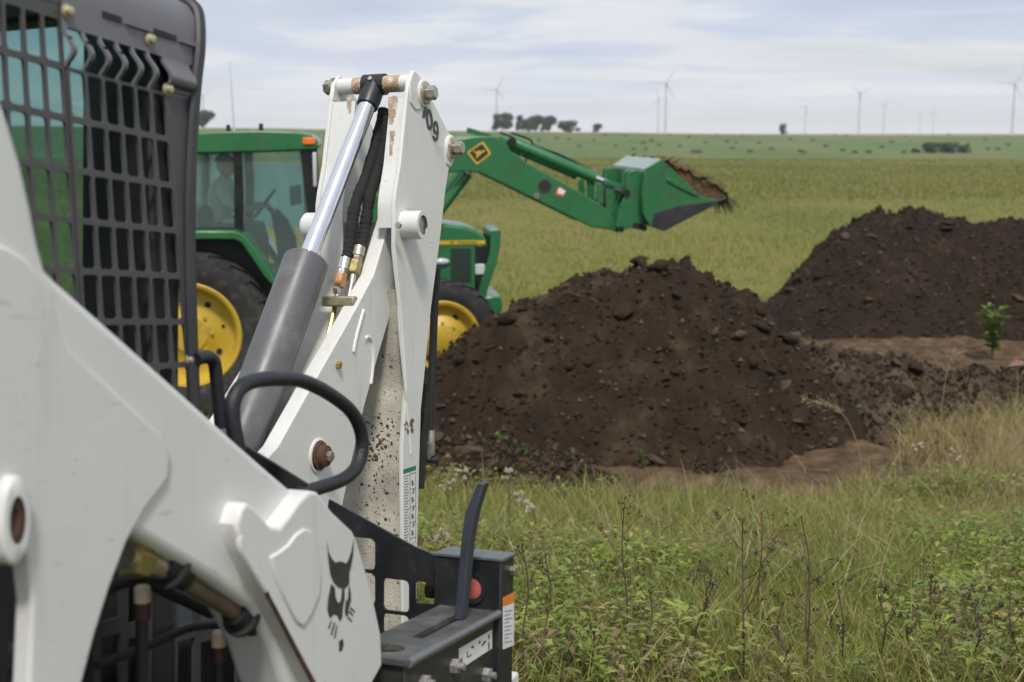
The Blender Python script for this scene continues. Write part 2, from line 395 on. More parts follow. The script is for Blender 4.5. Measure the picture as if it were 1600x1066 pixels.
def ground_material():
    m = bpy.data.materials.new('prairie_ground'); m.use_nodes = True; t = m.node_tree; b = t.nodes['Principled BSDF']
    b.inputs['Roughness'].default_value = .95; b.inputs['Specular IOR Level'].default_value = .1
    g = N(t, 'ShaderNodeNewGeometry'); sp = N(t, 'ShaderNodeSeparateXYZ'); t.links.new(g.outputs['Position'], sp.inputs[0])
    def noise(scale, sc=(1, 1, 1), det=6, rough=.6):
        mp_ = N(t, 'ShaderNodeMapping'); mp_.inputs['Scale'].default_value = sc; t.links.new(g.outputs['Position'], mp_.inputs[0])
        n = N(t, 'ShaderNodeTexNoise'); n.inputs['Scale'].default_value = scale; n.inputs['Detail'].default_value = det; n.inputs['Roughness'].default_value = rough
        t.links.new(mp_.outputs[0], n.inputs['Vector']); return n.outputs['Fac']
    def ramp(fac, stops):
        r = N(t, 'ShaderNodeValToRGB'); els = r.color_ramp.elements
        els[0].position, els[0].color = stops[0][0], (*stops[0][1], 1); els[1].position, els[1].color = stops[-1][0], (*stops[-1][1], 1)
        for p, c in stops[1:-1]:
            e = els.new(p); e.color = (*c, 1)
        t.links.new(fac, r.inputs[0]); return r.outputs[0]
    def mix(f, a, c):
        x = N(t, 'ShaderNodeMix', data_type='RGBA')
        t.links.new(f, x.inputs[0]); t.links.new(a, x.inputs[6]); t.links.new(c, x.inputs[7]); return x.outputs[2]
    def dist(a, c, wob=0.0, nf=None):
        src = sp.outputs['Y']
        if nf is not None:
            q = N(t, 'ShaderNodeMath', operation='MULTIPLY_ADD'); t.links.new(nf, q.inputs[0]); q.inputs[1].default_value = wob; t.links.new(sp.outputs['Y'], q.inputs[2]); src = q.outputs[0]
        r = N(t, 'ShaderNodeMapRange'); r.inputs[1].default_value = a; r.inputs[2].default_value = c; t.links.new(src, r.inputs[0]); return r.outputs[0]
    near = ramp(noise(7, det=8), [(.3, (.055, .05, .02)), (.5, (.11, .105, .035)), (.7, (.18, .15, .06))])
    mid = ramp(noise(.10, (1, .35, 1), 9, .7), [(.30, (.12, .135, .04)), (.48, (.185, .18, .056)), (.62, (.22, .18, .068)), (.75, (.165, .19, .052))])
    olive = ramp(noise(.035, (1, .25, 1), 8, .65), [(.32, (.135, .135, .045)), (.55, (.19, .16, .062)), (.7, (.15, .165, .058))])
    past = ramp(noise(.022, (1, .3, 1), 8, .65), [(.32, (.075, .125, .04)), (.5, (.115, .16, .055)), (.7, (.16, .175, .07))])
    tan = ramp(noise(.05, (1, .3, 1), 5), [(.35, (.20, .16, .075)), (.65, (.27, .21, .10))])
    nf = noise(.012, det=3)
    c = mix(dist(10, 26), near, mid)
    c = mix(dist(75, 150, 60, nf), c, olive)
    c = mix(dist(140, 720, 240, nf), c, past)
    c = mix(dist(972, 978, 40, nf), c, tan)
    at = N(t, 'ShaderNodeAttribute', attribute_name='col')
    soil = ramp(noise(5, det=9, rough=.65), [(.32, (.05, .032, .02)), (.52, (.11, .074, .046)), (.70, (.19, .132, .082))])
    c = mix(at.outputs['Fac'], c, soil)
    t.links.new(c, b.inputs['Base Color'])
    bp = N(t, 'ShaderNodeBump'); bp.inputs['Strength'].default_value = .8; bp.inputs['Distance'].default_value = .08
    t.links.new(noise(9, det=8), bp.inputs['Height']); t.links.new(bp.outputs[0], b.inputs['Normal'])
    return m
def build_ground():
    rr = np.concatenate([np.linspace(.4, 30, 230), np.geomspace(30.3, 7000, 170)])
    na = 420
    aa = np.linspace(0, 2 * PI, na, endpoint=False)
    # denser towards the view direction
    aa = aa + .75 * np.sin(aa - PI / 2 + PI) * 0
    X = (rr[:, None] * np.sin(aa)[None]).ravel(); Y = (rr[:, None] * np.cos(aa)[None]).ravel()
    sm = soilmask(X, Y) * (Y > 5) * (Y < 30)
    Z = H(X, Y) + sm * fbm(X * 2.2, Y * 2.2, 4, 77) * .28
    V = np.stack([X, Y, Z], 1)
    i = np.arange(len(rr) - 1)[:, None] * na; j = np.arange(na)[None]; j2 = (j + 1) % na
    Q = np.stack([i + j, i + j2, i + na + j2, i + na + j], -1).reshape(-1, 4)
    V = np.concatenate([V, [[0, 0, Hs(0, 0)]]]); 
    o = grid_obj('ground', V, Q[:, ::-1], ground_material(), kind='structure')
    bmx = bmesh.new(); bmx.from_mesh(o.data); bmx.verts.ensure_lookup_table()
    cv = bmx.verts[len(V) - 1]
    for k in range(na): bmx.faces.new((bmx.verts[k], cv, bmx.verts[(k + 1) % na]))
    bmesh.ops.recalc_face_normals(bmx, faces=bmx.faces[:]); bmx.to_mesh(o.data); bmx.free()
    for p in o.data.polygons: p.use_smooth = True
    colattr(o, np.repeat(np.append(sm, 0)[:, None], 3, 1))
    return o
ground = build_ground()

# ------------------------------------------------------------------ dirt mounds
def clod_mesh(seed, flat=.7):
    r_ = random.Random(seed); bm = B(); bmesh.ops.create_icosphere(bm, subdivisions=2, radius=1)
    off = [Vector((r_.uniform(-1, 1), r_.uniform(-1, 1), r_.uniform(-1, 1))).normalized() for _ in range(7)]
    cut = [r_.uniform(.45, .95) for _ in off]
    for v in bm.verts:
        for n_, c_ in zip(off, cut):
            d = v.co.dot(n_)
            if d > c_: v.co -= n_ * (d - c_) * .9
        v.co *= r_.uniform(.88, 1.08); v.co.z *= flat
    me = bpy.data.meshes.new('clod'); bm.to_mesh(me); bm.free(); me.update(); return me
CLODS = [clod_mesh(100 + k, random.uniform(.5, .9)) for k in range(9)]
for k, me in enumerate(CLODS): me.materials.append(CLODM if k < 7 else CLAYM)

def mound(name, cx, cy, rx, ry, h, peak, seed, material, label, nclod, lumps, power=1.25, sil=None):
    n = 260
    gx = np.linspace(-1.25, 1.25, n); gy = np.linspace(-1.25, 1.25, n)
    U, Vv = np.meshgrid(gx, gy, indexing='ij')
    X = cx + U * rx; Y = cy + Vv * ry
    def height(X, Y):
        U = (X - cx) / rx; Vv = (Y - cy) / ry
        # off-centre peak: stretch each side
        px_ = peak
        Us = np.where(U > px_, (U - px_) / (1 - px_), (U - px_) / (1 + px_))
        ang = np.arctan2(Vv, Us)
        r_ = np.sqrt(Us ** 2 + Vv ** 2) * (1 + .10 * np.sin(3 * ang + seed) + .06 * np.sin(5 * ang + 2.1 * seed))
        base = np.clip(1 - r_ ** power, -.25, 1)
        z = h * np.where(base > 0, base, base * .8)
        if sil is not None:
            Xw = X + fbm(X * .7, Y * .7, 2, seed + 3) * .25
            dy = Y - cy + fbm(X * .8, Y * .8, 2, seed + 4) * .5
            hx = np.interp(Xw, sil[0], sil[1])
            z = np.maximum(hx * 1.0 - np.where(dy < 0, 1.24, .95) * (np.sqrt(dy * dy + .16) - .4) ** 1.02, -.3)
            base = z / h
        for (lx, ly, lr, lh) in lumps:
            z = z + lh * np.exp(-(((X - lx) / lr) ** 2 + ((Y - ly) / (lr * .9)) ** 2))
        k = sstep(-.25, .1, base)
        z = z + k * (fbm(X * 1.6, Y * 1.6, 3, seed) * .36 + fbm(X * 5, Y * 5, 3, seed + 9) * .18)
        q = fbm(X * 9, Y * 9, 3, seed + 20); z = z + k * np.clip(q - .05, 0, 1) * .4
        z = z + k * fbm(X * 22, Y * 22, 2, seed + 40) * .07
        return z
    Z = H(X.ravel(), Y.ravel()).reshape(X.shape) + height(X, Y)
    root = empty(name, (cx, cy, Hs(cx, cy)))
    setp(root, label, 'dirt mound')
    V = np.stack([X - cx, Y - cy, Z - Hs(cx, cy)], -1).reshape(-1, 3)
    i = np.arange(n - 1)[:, None] * n; j = np.arange(n - 1)[None]
    Q = np.stack([i + j, i + n + j, i + n + j + 1, i + j + 1], -1).reshape(-1, 4)
    body = grid_obj('soil_heap', V, Q, material); body.parent = root
    # clods, each its own piece
    k = 0; tries = 0
    r_ = random.Random(seed)
    while k < nclod and tries < 5000:
        tries += 1
        a = r_.uniform(0, 2 * PI); q = math.sqrt(r_.random()) * 1.08
        x = cx + math.cos(a) * q * rx; y = cy + math.sin(a) * q * ry
        if y > cy + .25 * ry and r_.random() < .8: continue
        if float(height(np.array([x]), np.array([y]))[0]) < -.05: continue
        s = .03 + .085 * r_.random() ** 2.6
        if k < 7: s = r_.uniform(.09, .14)
        z = Hs(x, y) + float(height(np.array([x]), np.array([y]))[0])
        o = bpy.data.objects.new('clod', CLODS[r_.choice((0, 1, 2, 3, 4, 5, 6, 0, 1, 2, 3, 7, 8, 7, 8))]); C.objects.link(o); o.parent = root
        o.location = (x - cx, y - cy, z - Hs(cx, cy) + s * .18); o.scale = (s * r_.uniform(.8, 1.5), s * r_.uniform(.7, 1.2), s * r_.uniform(.6, 1.1))
        o.rotation_euler = (r_.uniform(-.5, .5), r_.uniform(-.5, .5), r_.uniform(0, 6.3)); k += 1
    # crumbs: one piece of stuff
    m_ = 15000
    a = rng.uniform(0, 2 * PI, m_); q = np.sqrt(rng.random(m_)) * 1.2
    x = cx + np.cos(a) * q * rx; y = cy + np.sin(a) * q * ry
    z = H(x, y) + height(x, y)
    s = .008 + .034 * rng.random(m_) ** 3
    P = np.stack([x - cx, y - cy, z - Hs(cx, cy) + s * .3], 1)
    tet = rng.normal(size=(m_, 5, 3)); tet[:, 0] = (0, 0, 1); tet[:, 4] = (0, 0, -.6)
    for kk, an in enumerate((0, 2.1, 4.2)): tet[:, 1 + kk] = np.stack([np.cos(an + a * 7), np.sin(an + a * 7), rng.uniform(-.2, .3, m_)], 1)
    VV = (P[:, None] + tet * s[:, None, None]).reshape(-1, 3)
    F = np.array([[0, 1, 2], [0, 2, 3], [0, 3, 1], [4, 2, 1], [4, 3, 2], [4, 1, 3]])
    Q = (np.arange(m_)[:, None, None] * 5 + F[None]).reshape(-1, 3)
    cr = grid_obj('soil_crumbs', VV, Q, CRUMB, kind='stuff'); cr.parent = root
    cb_ = np.array([[.026, .018, .013], [.045, .031, .022], [.075, .052, .036], [.12, .088, .062]])[rng.choice(4, m_, p=[.38, .40, .18, .04])] * rng.uniform(.8, 1.2, (m_, 1)); colattr(cr, np.repeat(cb_, 5, 0))
    for p in (cr,): p.data.polygons.foreach_set('use_smooth', np.zeros(len(p.data.polygons), bool))
    return root, height
MOUND_A = mound('soil_mound', .95, 12.95, 3.1, 2.3, 1.62, .18, 3, SOIL,
      'long dark brown heap of dug topsoil beside the green tractor front wheel', 170, [(1.75, 12.7, .3, .06), (-.45, 11.55, .45, .26)], 1.75, ([-2.3, -1.5, -.75, -.25, 0, .62, 1.245, 1.68, 1.87, 2.18, 2.49, 2.86, 3.3, 3.9], [-.25, .1, .62, 1.06, 1.28, 1.55, 1.65, 1.69, 1.65, 1.48, 1.28, .95, .55, -.2]))
MOUND_B = mound('soil_mound', 7.1, 20.6, 3.3, 2.1, 1.75, -.36, 12, SOIL2,
      'blackish rough-topped heap of soil standing alone beyond the trench', 130, [(6.3, 20.2, .55, .18), (8.2, 20.4, 1.3, .30), (9.6, 20.6, 1.2, .35)], 1.35)
SOIL3 = mat('pale_clay_soil', (.060, .043, .029), .95, var=.4, scale=3.0, col2=(.115, .083, .055), thr=(.48, .68), mscale=2.4, bump=1.0, bscale=12, spec=.1)
MOUND_C = mound('soil_mound', 4.05, 14.5, 2.1, 1.7, .55, -.25, 23, SOIL3,
      'low spread of loose brown spoil between the two tall heaps', 90, [(3.4, 13.6, .5, .12)], 1.1)
MOUND_D = mound('soil_mound', -.25, 11.05, 1.0, .6, .30, -.2, 37, SOIL3,
      'small pale clay-coloured lump of soil at the foot of the long heap', 25, [], 1.3)
MOUNDS = (MOUND_A, MOUND_B, MOUND_C, MOUND_D)

# ------------------------------------------------------------------ far things: turbines, trees, cattle
def copy_tree(o, parent=None):
    c = o.copy(); C.objects.link(c); c.parent = parent
    for ch in list(o.children): copy_tree(ch, c)
    return c
TURB = mat('turbine_white', (.50, .52, .55), .5, var=.03)
def make_turbine():
    t = empty('wind_turbine', (0, 0, 0)); setp(t, 'white three-bladed wind turbine standing beyond the pasture ridge', 'wind turbine', 'wind turbines on the horizon')
    bm = B(); add_lathe(bm, (0, 0, -30), (0, 0, 1), [(0, 1.9), (60, 1.6), (110, 1.1), (110, 0)], 16); obj('tower', bm, TURB, t)
    bm = B(); add_box(bm, (-1.5, -2.8, 79.5), (1.5, 5, 82.4)); obj('nacelle', bm, TURB, t, bevel=.5)
    bm = B(); add_lathe(bm, (0, -3.2, 81), (0, -1, 0), [(0, 1.7), (1.5, 1.6), (2.6, .9), (3, 0)], 14)
    hub = obj('rotor_hub', bm, TURB, t)
    for k in range(3):
        bm = B()
        prof = [(0, .7, .6), (2, .8, .5), (6, 1.1, .35), (14, .8, .25), (22, .5, .18), (29, .25, .1)]
        rings = []
        for (z, c_, th) in prof: rings.append([bm.verts.new((c_ * ca, -th * sa, z)) for ca, sa in ((1.1, 0), (.2, 1), (-.8, .3), (-.8, -.3), (.2, -1))])
        for a, b in zip(rings, rings[1:]):
            for i in range(5): bm.faces.new((a[i], a[(i + 1) % 5], b[(i + 1) % 5], b[i]))
        bm.faces.new(rings[-1]); bm.faces.new(rings[0][::-1])
        o = obj('blade', bm, TURB, t, loc=(0, -4.3, 81)); o.rotation_euler = (0, k * 2 * PI / 3, 0)
    return t
turb = make_turbine(); first = True
TL = [(776, 140, .3, .5), (1029, 154, .2, 1.3), (1041, 130, .1, .05), (1259, 168, -.3, .2), (1344, 146, .5, .62), (1382, 164, .2, .1), (1438, 179, .9, .9), (1459, 175, .2, 1.6), (1586, 131, .1, .08), (316, 150, .3, .4)]
for (px, hy, yaw, ph) in TL:
    t = turb if first else copy_tree(turb); first = False
    D = 78.0 * FPX / (205.5 - hy)
    d = ray(px, hy); d = d / d.y; p = EYE + d * D
    t.location = (p.x, p.y, p.z - 81); t.rotation_euler = (0, 0, yaw - math.atan2(p.x, p.y))
    for ch in t.children:
        if ch.name.startswith('blade'):
            ch.rotation_euler.y += ph

FARLEAF = mat('far_foliage', (.05, .075, .035), .8, var=.3, attr='col', spec=.1)
BARK = mat('bark', (.06, .048, .036), .9, var=.3, scale=2)
def crown_mesh(seed, n=3200, rx=.5, rz=.55, lobes=20):
    r_ = np.random.default_rng(seed)
    lc = np.stack([r_.uniform(-.5, .5, lobes) * rx * 1.5, r_.uniform(-.5, .5, lobes) * rx * 1.5, r_.uniform(-.62, .40, lobes) * rz * 1.4], 1)
    lr = r_.uniform(.2, .36, lobes) * rx * 1.3
    k = r_.integers(0, lobes, n); dv = r_.normal(size=(n, 3)); dv /= np.linalg.norm(dv, axis=1)[:, None]
    P = lc[k] + dv * (lr[k] * r_.uniform(.55, 1.05, n))[:, None]
    s = r_.uniform(.025, .06, n)
    a = r_.normal(size=(n, 3)); a /= np.linalg.norm(a, axis=1)[:, None]; b = np.cross(a, dv); b /= (np.linalg.norm(b, axis=1)[:, None] + 1e-6)
    V = np.stack([P - a * s[:, None], P + b * s[:, None] * .7, P + a * s[:, None], P - b * s[:, None] * .7], 1).reshape(-1, 3)
    V[:, 2] += .62
    Q = np.arange(4 * n).reshape(-1, 4)
    cols = np.repeat(np.array([.055, .075, .040])[None] * r_.uniform(.6, 1.7, (n, 1)) * np.array([[1, 1, 1]]), 4, 0)
    return V, Q, cols
CROWNS = []
for k in range(4):
    V, Q, cols = crown_mesh(40 + k)
    o = grid_obj('crown', V, Q, FARLEAF); colattr(o, cols); CROWNS.append(o.data); bpy.data.objects.remove(o)
bm = B(); add_tube(bm, [(0, 0, -.12), (.01, 0, .15), (-.01, .01, .4), (.03, .0, .62)], [.035, .028, .02, .01], 7)
add_tube(bm, [(0, 0, .3), (.15, .03, .5), (.22, .05, .62)], [.016, .01, .005], 5); add_tube(bm, [(0, 0, .26), (-.14, -.03, .45), (-.2, .02, .6)], [.016, .01, .005], 5)
tk = obj('trunk', bm, BARK); TRUNK = tk.data; bpy.data.objects.remove(tk)
def far_tree(name, px, ytop, ybase, wpx, D, k, label, group):
    d = ray(px, ybase); d = d / d.y; p = EYE + d * D
    hgt = (ybase - ytop) / FPX * D; wid = wpx / FPX * D
    zb = Hs(p.x, p.y)
    top = p.z + hgt; hh = top - zb
    t = empty(name, (p.x, p.y, zb)); t.scale = (wid, wid, hh * .93); t.rotation_euler = (0, 0, k * 1.3)
    setp(t, label, 'tree', group)
    for nm, me in (('crown', CROWNS[k % 4]), ('trunk', TRUNK)):
        o = bpy.data.objects.new(nm, me); C.objects.link(o); o.parent = t
    return t
g = 'trees along the far ridge'
for (px, yt, yb, wp, lab) in [
    (785, 176, 204, 34, 'dense dark tree at the end of the ridge tree row, below a turbine'),
    (816, 181, 204, 22, 'slim grey-green tree in the middle of the ridge tree row'),
    (838, 178, 204, 26, 'tall rounded tree in the middle of the ridge tree row'),
    (858, 179, 204, 24, 'broad grey-green tree closing the middle of the ridge row'),
    (887, 187, 204, 32, 'low spreading green tree on the ridge beside the tree row'),
    (934, 192, 206, 14, 'small lone tree on the ridge past the tree row'),
    (1223, 192, 207, 11, 'tiny dark tree on the bare ridge by the cattle pasture'),
    (318, 170, 197, 36, 'rounded dark tree on the skyline above the tractor cab')]:
    far_tree('ridge_tree', px, yt, yb, wp, 1010, int(px) % 4, lab, g)
g = 'trees in the pasture clump'
for (px, yt, yb, wp, lab) in [(1430, 232, 247, 16, 'lowest round bush at the end of the pasture clump'), (1455, 221, 247, 30, 'broad dark tree in the pasture clump by the field edge'),
    (1483, 221, 247, 30, 'dense dark tree in the heart of the pasture clump'), (1506, 226, 247, 18, 'narrow dark tree at the upright end of the pasture clump')]:
    far_tree('pasture_tree', px, yt, yb, wp, 560, (px // 7) % 4, lab, g)
for (px, yt, yb, wp) in [(745, 262, 320, 30)]:
    pass

COW = mat('black_cattle_hide', (.022, .018, .017), .8, var=.3); COWB = mat('brown_cattle_hide', (.13, .06, .03), .8, var=.3)
def cow_mesh():
    bm = B()
    prof = [(-1.05, 1.16, .10), (-.98, 1.14, .28), (-.7, 1.10, .36), (-.2, 1.02, .40), (.3, 1.03, .38), (.62, 1.10, .34), (.85, 1.16, .24), (1.02, 1.05, .18), (1.2, .80, .15), (1.35, .58, .12), (1.45, .48, .07)]
    rings = []
    for (x, z, r_) in prof: rings.append([bm.verts.new((x, r_ * .78 * math.cos(a), z + r_ * math.sin(a))) for a in np.linspace(0, 2 * PI, 10, endpoint=False)])
    for a, b in zip(rings, rings[1:]):
        for i in range(10): bm.faces.new((a[i], a[(i + 1) % 10], b[(i + 1) % 10], b[i]))
    bm.faces.new(rings[0][::-1]); bm.faces.new(rings[-1])
    for x, back in ((-.8, 1), (.58, 0)):
        for y in (-.2, .2):
            P = [(x, y, .95), (x - .05 + .12 * back, y, .68), (x - .10 * back, y, .42), (x - .04 * back, y, .1), (x - .02 * back + .02, y, -.02)]
            add_tube(bm, P, [.17, .12, .065, .055, .07], 6)
    for y in (-1, 1): add_tube(bm, [(1.08, .12 * y, .98), (1.02, .30 * y, .99)], [.06, .02], 5)
    add_tube(bm, [(-1.05, 0, 1.2), (-1.16, 0, .9), (-1.15, 0, .5)], [.035, .025, .05], 5)
    return bm
c0 = obj('cow', cow_mesh(), COW); cow_me = c0.data; bpy.data.objects.remove(c0)
cow_b = cow_me.copy(); cow_b.materials[0] = COWB
r_ = random.Random(5)
spots = [(870, 218), (889, 220), (928, 222), (962, 231), (990, 236), (1005, 226), (1009, 236), (1018, 222), (1076, 217), (1136, 224), (1144, 235), (1093, 244), (1084, 242), (1120, 213), (1150, 209, 1), (1160, 214, 1),
         (1186, 226), (1251, 240), (1255, 247, 1), (1317, 238), (1335, 242), (1357, 241), (1393, 225), (1305, 213), (1322, 214), (1413, 214), (1482, 213), (1540, 221), (1544, 236), (1559, 236), (1412, 246), (1270, 222), (1235, 220), (1102, 226), (1046, 213),
         (1062, 232), (1030, 230), (977, 214), (945, 213), (905, 231), (842, 223), (820, 217), (1205, 236), (1575, 229), (1512, 228), (1172, 240), (1378, 232), (1290, 231)]
for s_ in spots:
    px, py = s_[0], s_[1] + r_.uniform(-.6, .6)
    # sight line down to the pasture slope (600-980 m)
    d = ray(px, max(py, 207.5)); d = d / d.y
    best = None
    for D in np.arange(520, 990, 4.0):
        p = EYE + d * D
        if p.z < Hs(p.x, p.y): best = p; break
    if best is None: best = EYE + d * 700
    o = bpy.data.objects.new('cow', cow_b if len(s_) > 2 else cow_me); C.objects.link(o)
    o.location = (best.x, best.y, Hs(best.x, best.y) - .02); o.rotation_euler = (0, 0, r_.choice((0, PI)) + r_.uniform(-.6, .6)); sc = r_.uniform(.95, 1.15); o.scale = (sc,) * 3
    if len(s_) > 2: setp(o, 'reddish brown cow grazing among black cattle on the far pasture', 'cow', 'brown cattle on the pasture')
    else: setp(o, 'black cow grazing on the green pasture slope below the ridge', 'cow', 'black cattle on the pasture')
# ------------------------------------------------------------------ skid steer loader
sk = empty('skid_steer_loader', SKO, SK.euler())
setp(sk, 'white skid steer loader with caged dark grey cab and raised white lift arm', 'skid steer')
def P(x, y, v): return SK.v(x, y, v)
def UW(u, wv, v): return Vector((u - 1.0, v - 1.9, wv + 1.45))      # camera-relative machine numbers
def sides(pts, v): return [P(p[0], p[1], v) if len(p) == 2 else UW(p[0], p[1], v) for p in pts]
YV = Vector((0, 1, 0))

# lift arm: core beam, raised outer plate, end plate
core = [(.35, .40, 0), (.95, .42, 0), (1.14, .36, 0), (0, 138), (20, 195), (38, 255), (55, 330), (66, 385), (75, 420), (92, 438), (190, 525), (300, 624), (380, 697), (430, 741), (470, 775), (505, 830), (520, 880), (515, 960), (520, 1120), (470, 1150), (445, 1066), (428, 1010), (396, 950), (330, 906), (250, 858), (196, 828), (120, 805), (.9, -.22, 0), (.35, -.1, 0)]
def armpoly(pts, v): return [P(p[0], p[1], v) if len(p) == 2 else UW(p[0], p[1], v) for p in pts]
def make_arm(vs, direction):
    pass
arm = obj('lift_arm', plate_ngon(B(), armpoly(core, 1.165), YV * .105), WHITE_CLEAN, sk, bevel=.016, seg=4)
outerp = [(.62, .02, 0), (.9, .06, 0), (-40, 372), (12, 385), (42, 404), (78, 446), (94, 512), (110, 545), (190, 620), (256, 682), (268, 706), (264, 748), (228, 796), (200, 846), (172, 920), (150, 990), (130, 1066), (104, 1230), (86, 1330), (34, 1330), (42, 1180), (46, 1066), (51, 940), (44, 872), (32, 846), (10, 838), (-30, 850), (-160, 860), (-330, 740)]
op = obj('arm_side_plate', plate_ngon(B(), armpoly(outerp, 1.1575), YV * .03), WHITE_CLEAN, arm, bevel=.006, seg=4)
c0 = P(12, 812, 1.1575); ov = Matrix.Translation(c0) @ Matrix.Diagonal((.46, 1, 1, 1))
bm = B(); add_lathe(bm, (0, 0, 0), -YV, [(-.01, .056), (.012, .056), (.016, .050), (.016, .030)], 32); bm.transform(ov); obj('pin_boss', bm, WHITE_CLEAN, arm, bevel=.002)
bm = B(); add_lathe(bm, (0, 0, 0), -YV, [(0, .031), (.012, .031), (.012, .016), (.008, .015), (.008, .006), (.006, .005), (.006, 0)], 24); bm.transform(ov); obj('pivot_pin', bm, RUSTY, arm)
# end plate with the emblem
endp = [(485, 767), (497, 769), (520, 800), (551, 829), (558, 842), (572, 890), (585, 939), (596, 990), (598, 1040), (560, 1110), (515, 1110), (462, 1012), (413, 920), (385, 868), (374, 841), (371, 820), (377, 797), (386, 784), (400, 795), (424, 823), (438, 824), (452, 806), (468, 783)]
ep = obj('arm_end_plate', plate_ngon(B(), sides(endp, 1.132), YV * .05), WHITE_CLEAN, arm, bevel=.007, seg=4)
def bead(pts, v, rad, name, m_, parent, n=6, seg=8): return obj(name, add_tube(B(), smoothpath([P(x, y, v) for x, y in pts], n), rad, seg), m_, parent)
obj('pressed_panel', plate_ngon(B(), sides([(424, 870), (438, 862), (452, 851), (464, 835), (477, 826), (488, 830), (497, 846), (502, 868), (504, 892), (501, 928), (488, 960), (475, 980), (464, 972), (448, 940), (432, 905)], 1.1275), YV * .008), WHITE_CLEAN, ep, bevel=.0042, seg=4)
bead([(374, 838), (376, 858), (390, 884), (405, 908), (414, 922)], 1.136, .0065, 'weld_bead', WHITE_CLEAN, ep)
bead([(412, 918), (436, 964), (462, 1014), (486, 1060), (500, 1090)], 1.1365, .0045, 'weathered_edge', RUSTY, ep)
# emblem: a bobcat head, flat print
def z6(x, y): return (340 + x / 3.271, 740 + y / 3.271)
emb = [[(560, 350), (568, 400), (585, 435), (603, 455), (615, 452), (628, 449), (643, 452), (657, 462), (672, 437), (684, 400), (698, 335), (693, 420), (682, 480), (674, 505), (674, 560), (656, 586), (622, 586), (596, 562), (578, 520), (568, 450)],
       [(581, 564), (600, 584), (604, 630), (612, 656), (624, 662), (633, 640), (637, 588), (649, 588), (650, 640), (642, 682), (638, 735), (626, 757), (612, 726), (594, 720), (576, 742), (562, 702), (566, 640)],
       [(672, 566), (681, 605), (683, 650), (671, 690), (669, 722), (656, 733), (651, 700), (656, 656), (668, 640)],
       [(622, 858), (640, 845), (646, 872), (636, 906), (622, 910)],
       [(566, 790), (580, 752), (585, 752), (572, 796)], [(578, 825), (596, 760), (602, 762), (586, 826)], [(596, 840), (608, 775), (613, 778), (603, 842)],
       [(676, 700), (694, 722), (692, 730), (674, 712)], [(680, 682), (704, 704), (702, 712), (678, 692)], [(668, 728), (688, 752), (685, 760), (665, 738)]]
bm = B()
for e in emb: add_plate(bm, [P(*z6(*q), 1.1312) for q in e], YV * .0012)
obj('bobcat_head_emblem', bm, EMBLEM, ep, smooth=False)

# steel lines under the arm
V2 = 1.20
bm = B(); add_tube(bm, [P(196, 868, V2), P(268, 892, V2)], .018, 14); obj('hydraulic_tube', bm, STEEL, sk)
bm = B(); hexprof(bm, P(200, 872, V2), P(232, 880, V2) - P(200, 872, V2), .027, .04); obj('tube_nut', bm, BRASS, sk)
bm = B(); add_tube(bm, [P(262, 895, V2), P(320, 928, V2), P(386, 968, V2)], .014, 14); obj('hydraulic_tube', bm, mat('tan_dusty_tube', (.16, .125, .085), .5, metal=.3, var=.3, scale=30), sk)
for q in ((262, 886), (374, 962)):
    bm = B(); a = P(*q, V2); add_lathe(bm, a, P(374, 962, V2) - P(262, 886, V2), [(-.02, 0), (-.02, .022), (.004, .024), (.004, .034), (.012, .034), (.012, .020), (.05, .020), (.05, 0)], 18); obj('hose_clamp', bm, RUBBER, sk)
bm = B(); add_tube(bm, smoothpath([P(150, 925, 1.33), P(215, 906, 1.33), P(262, 925, 1.33), P(330, 958, 1.33)]), .011, 10); obj('return_hose', bm, RUBBER, sk)
bm = B(); add_tube(bm, smoothpath([P(150, 1040, 1.36), P(230, 1010, 1.36), P(300, 980, 1.36), P(365, 978, 1.36), P(385, 1000, 1.36)]), .008, 10); obj('return_hose', bm, RUBBER, sk)
for (x, y) in ((222, 928), (342, 998)):
    a = P(x, y, 1.30); t_ = empty('lever', a); t_.parent = sk
    bm = B(); add_lathe(bm, (0, 0, 0), (0, 0, 1), [(-.014, .013), (.010, .013), (.014, .009), (.014, 0)], 14); k_ = obj('lever_knob', bm, CREAM, sk, loc=a)
    bpy.data.objects.remove(t_)
    bm = B(); add_lathe(bm, (0, 0, 0), (0, 0, 1), [(-.04, .014), (-.015, .014)], 14); obj('lever_collar', bm, mat('dark_red_grip', (.06, .02, .018), .5), k_)
    bm = B(); add_lathe(bm, (0, 0, 0), (0, 0, 1), [(-.3, .010), (-.04, .010)], 12); obj('lever_stem', bm, DARKINT, k_)

# cab: side sheet with cut-out grille
VC = 1.487
wl = {}
def cw(x, y): return P(x, y, VC).z
rows = [cw(250, y) for y in (143, 215, 287, 358, 430, 503, 572, 642)]
row0 = cw(240, 84); rowtop = cw(60, 14)
uL0, uL1 = P(109, 150, VC), P(124, 385, VC)
uR0, uR1 = P(261, 170, VC), P(280, 390, VC)
def ucol(k, wv, n=6):
    a = uL0.x + (uL1.x - uL0.x) * (wv - uL0.z) / (uL1.z - uL0.z); b = uR0.x + (uR1.x - uR0.x) * (wv - uR0.z) / (uR1.z - uR0.z)
    return a + (b - a) * k / n
vloc = VC - 1.9
def rrect(pts, f=.16):
    o = []
    n = len(pts)
    for i in range(n):
        p0, p1, p2 = pts[i - 1], pts[i], pts[(i + 1) % n]
        d0 = (p0 - p1); d2 = (p2 - p1); c_ = min(d0.length, d2.length) * f
        a = p1 + d0.normalized() * c_; b = p1 + d2.normalized() * c_
        o += [a, (a + b) / 2 * .35 + p1 * .65 if False else p1 + (d0.normalized() + d2.normalized()) * c_ * .30, b]
    return o
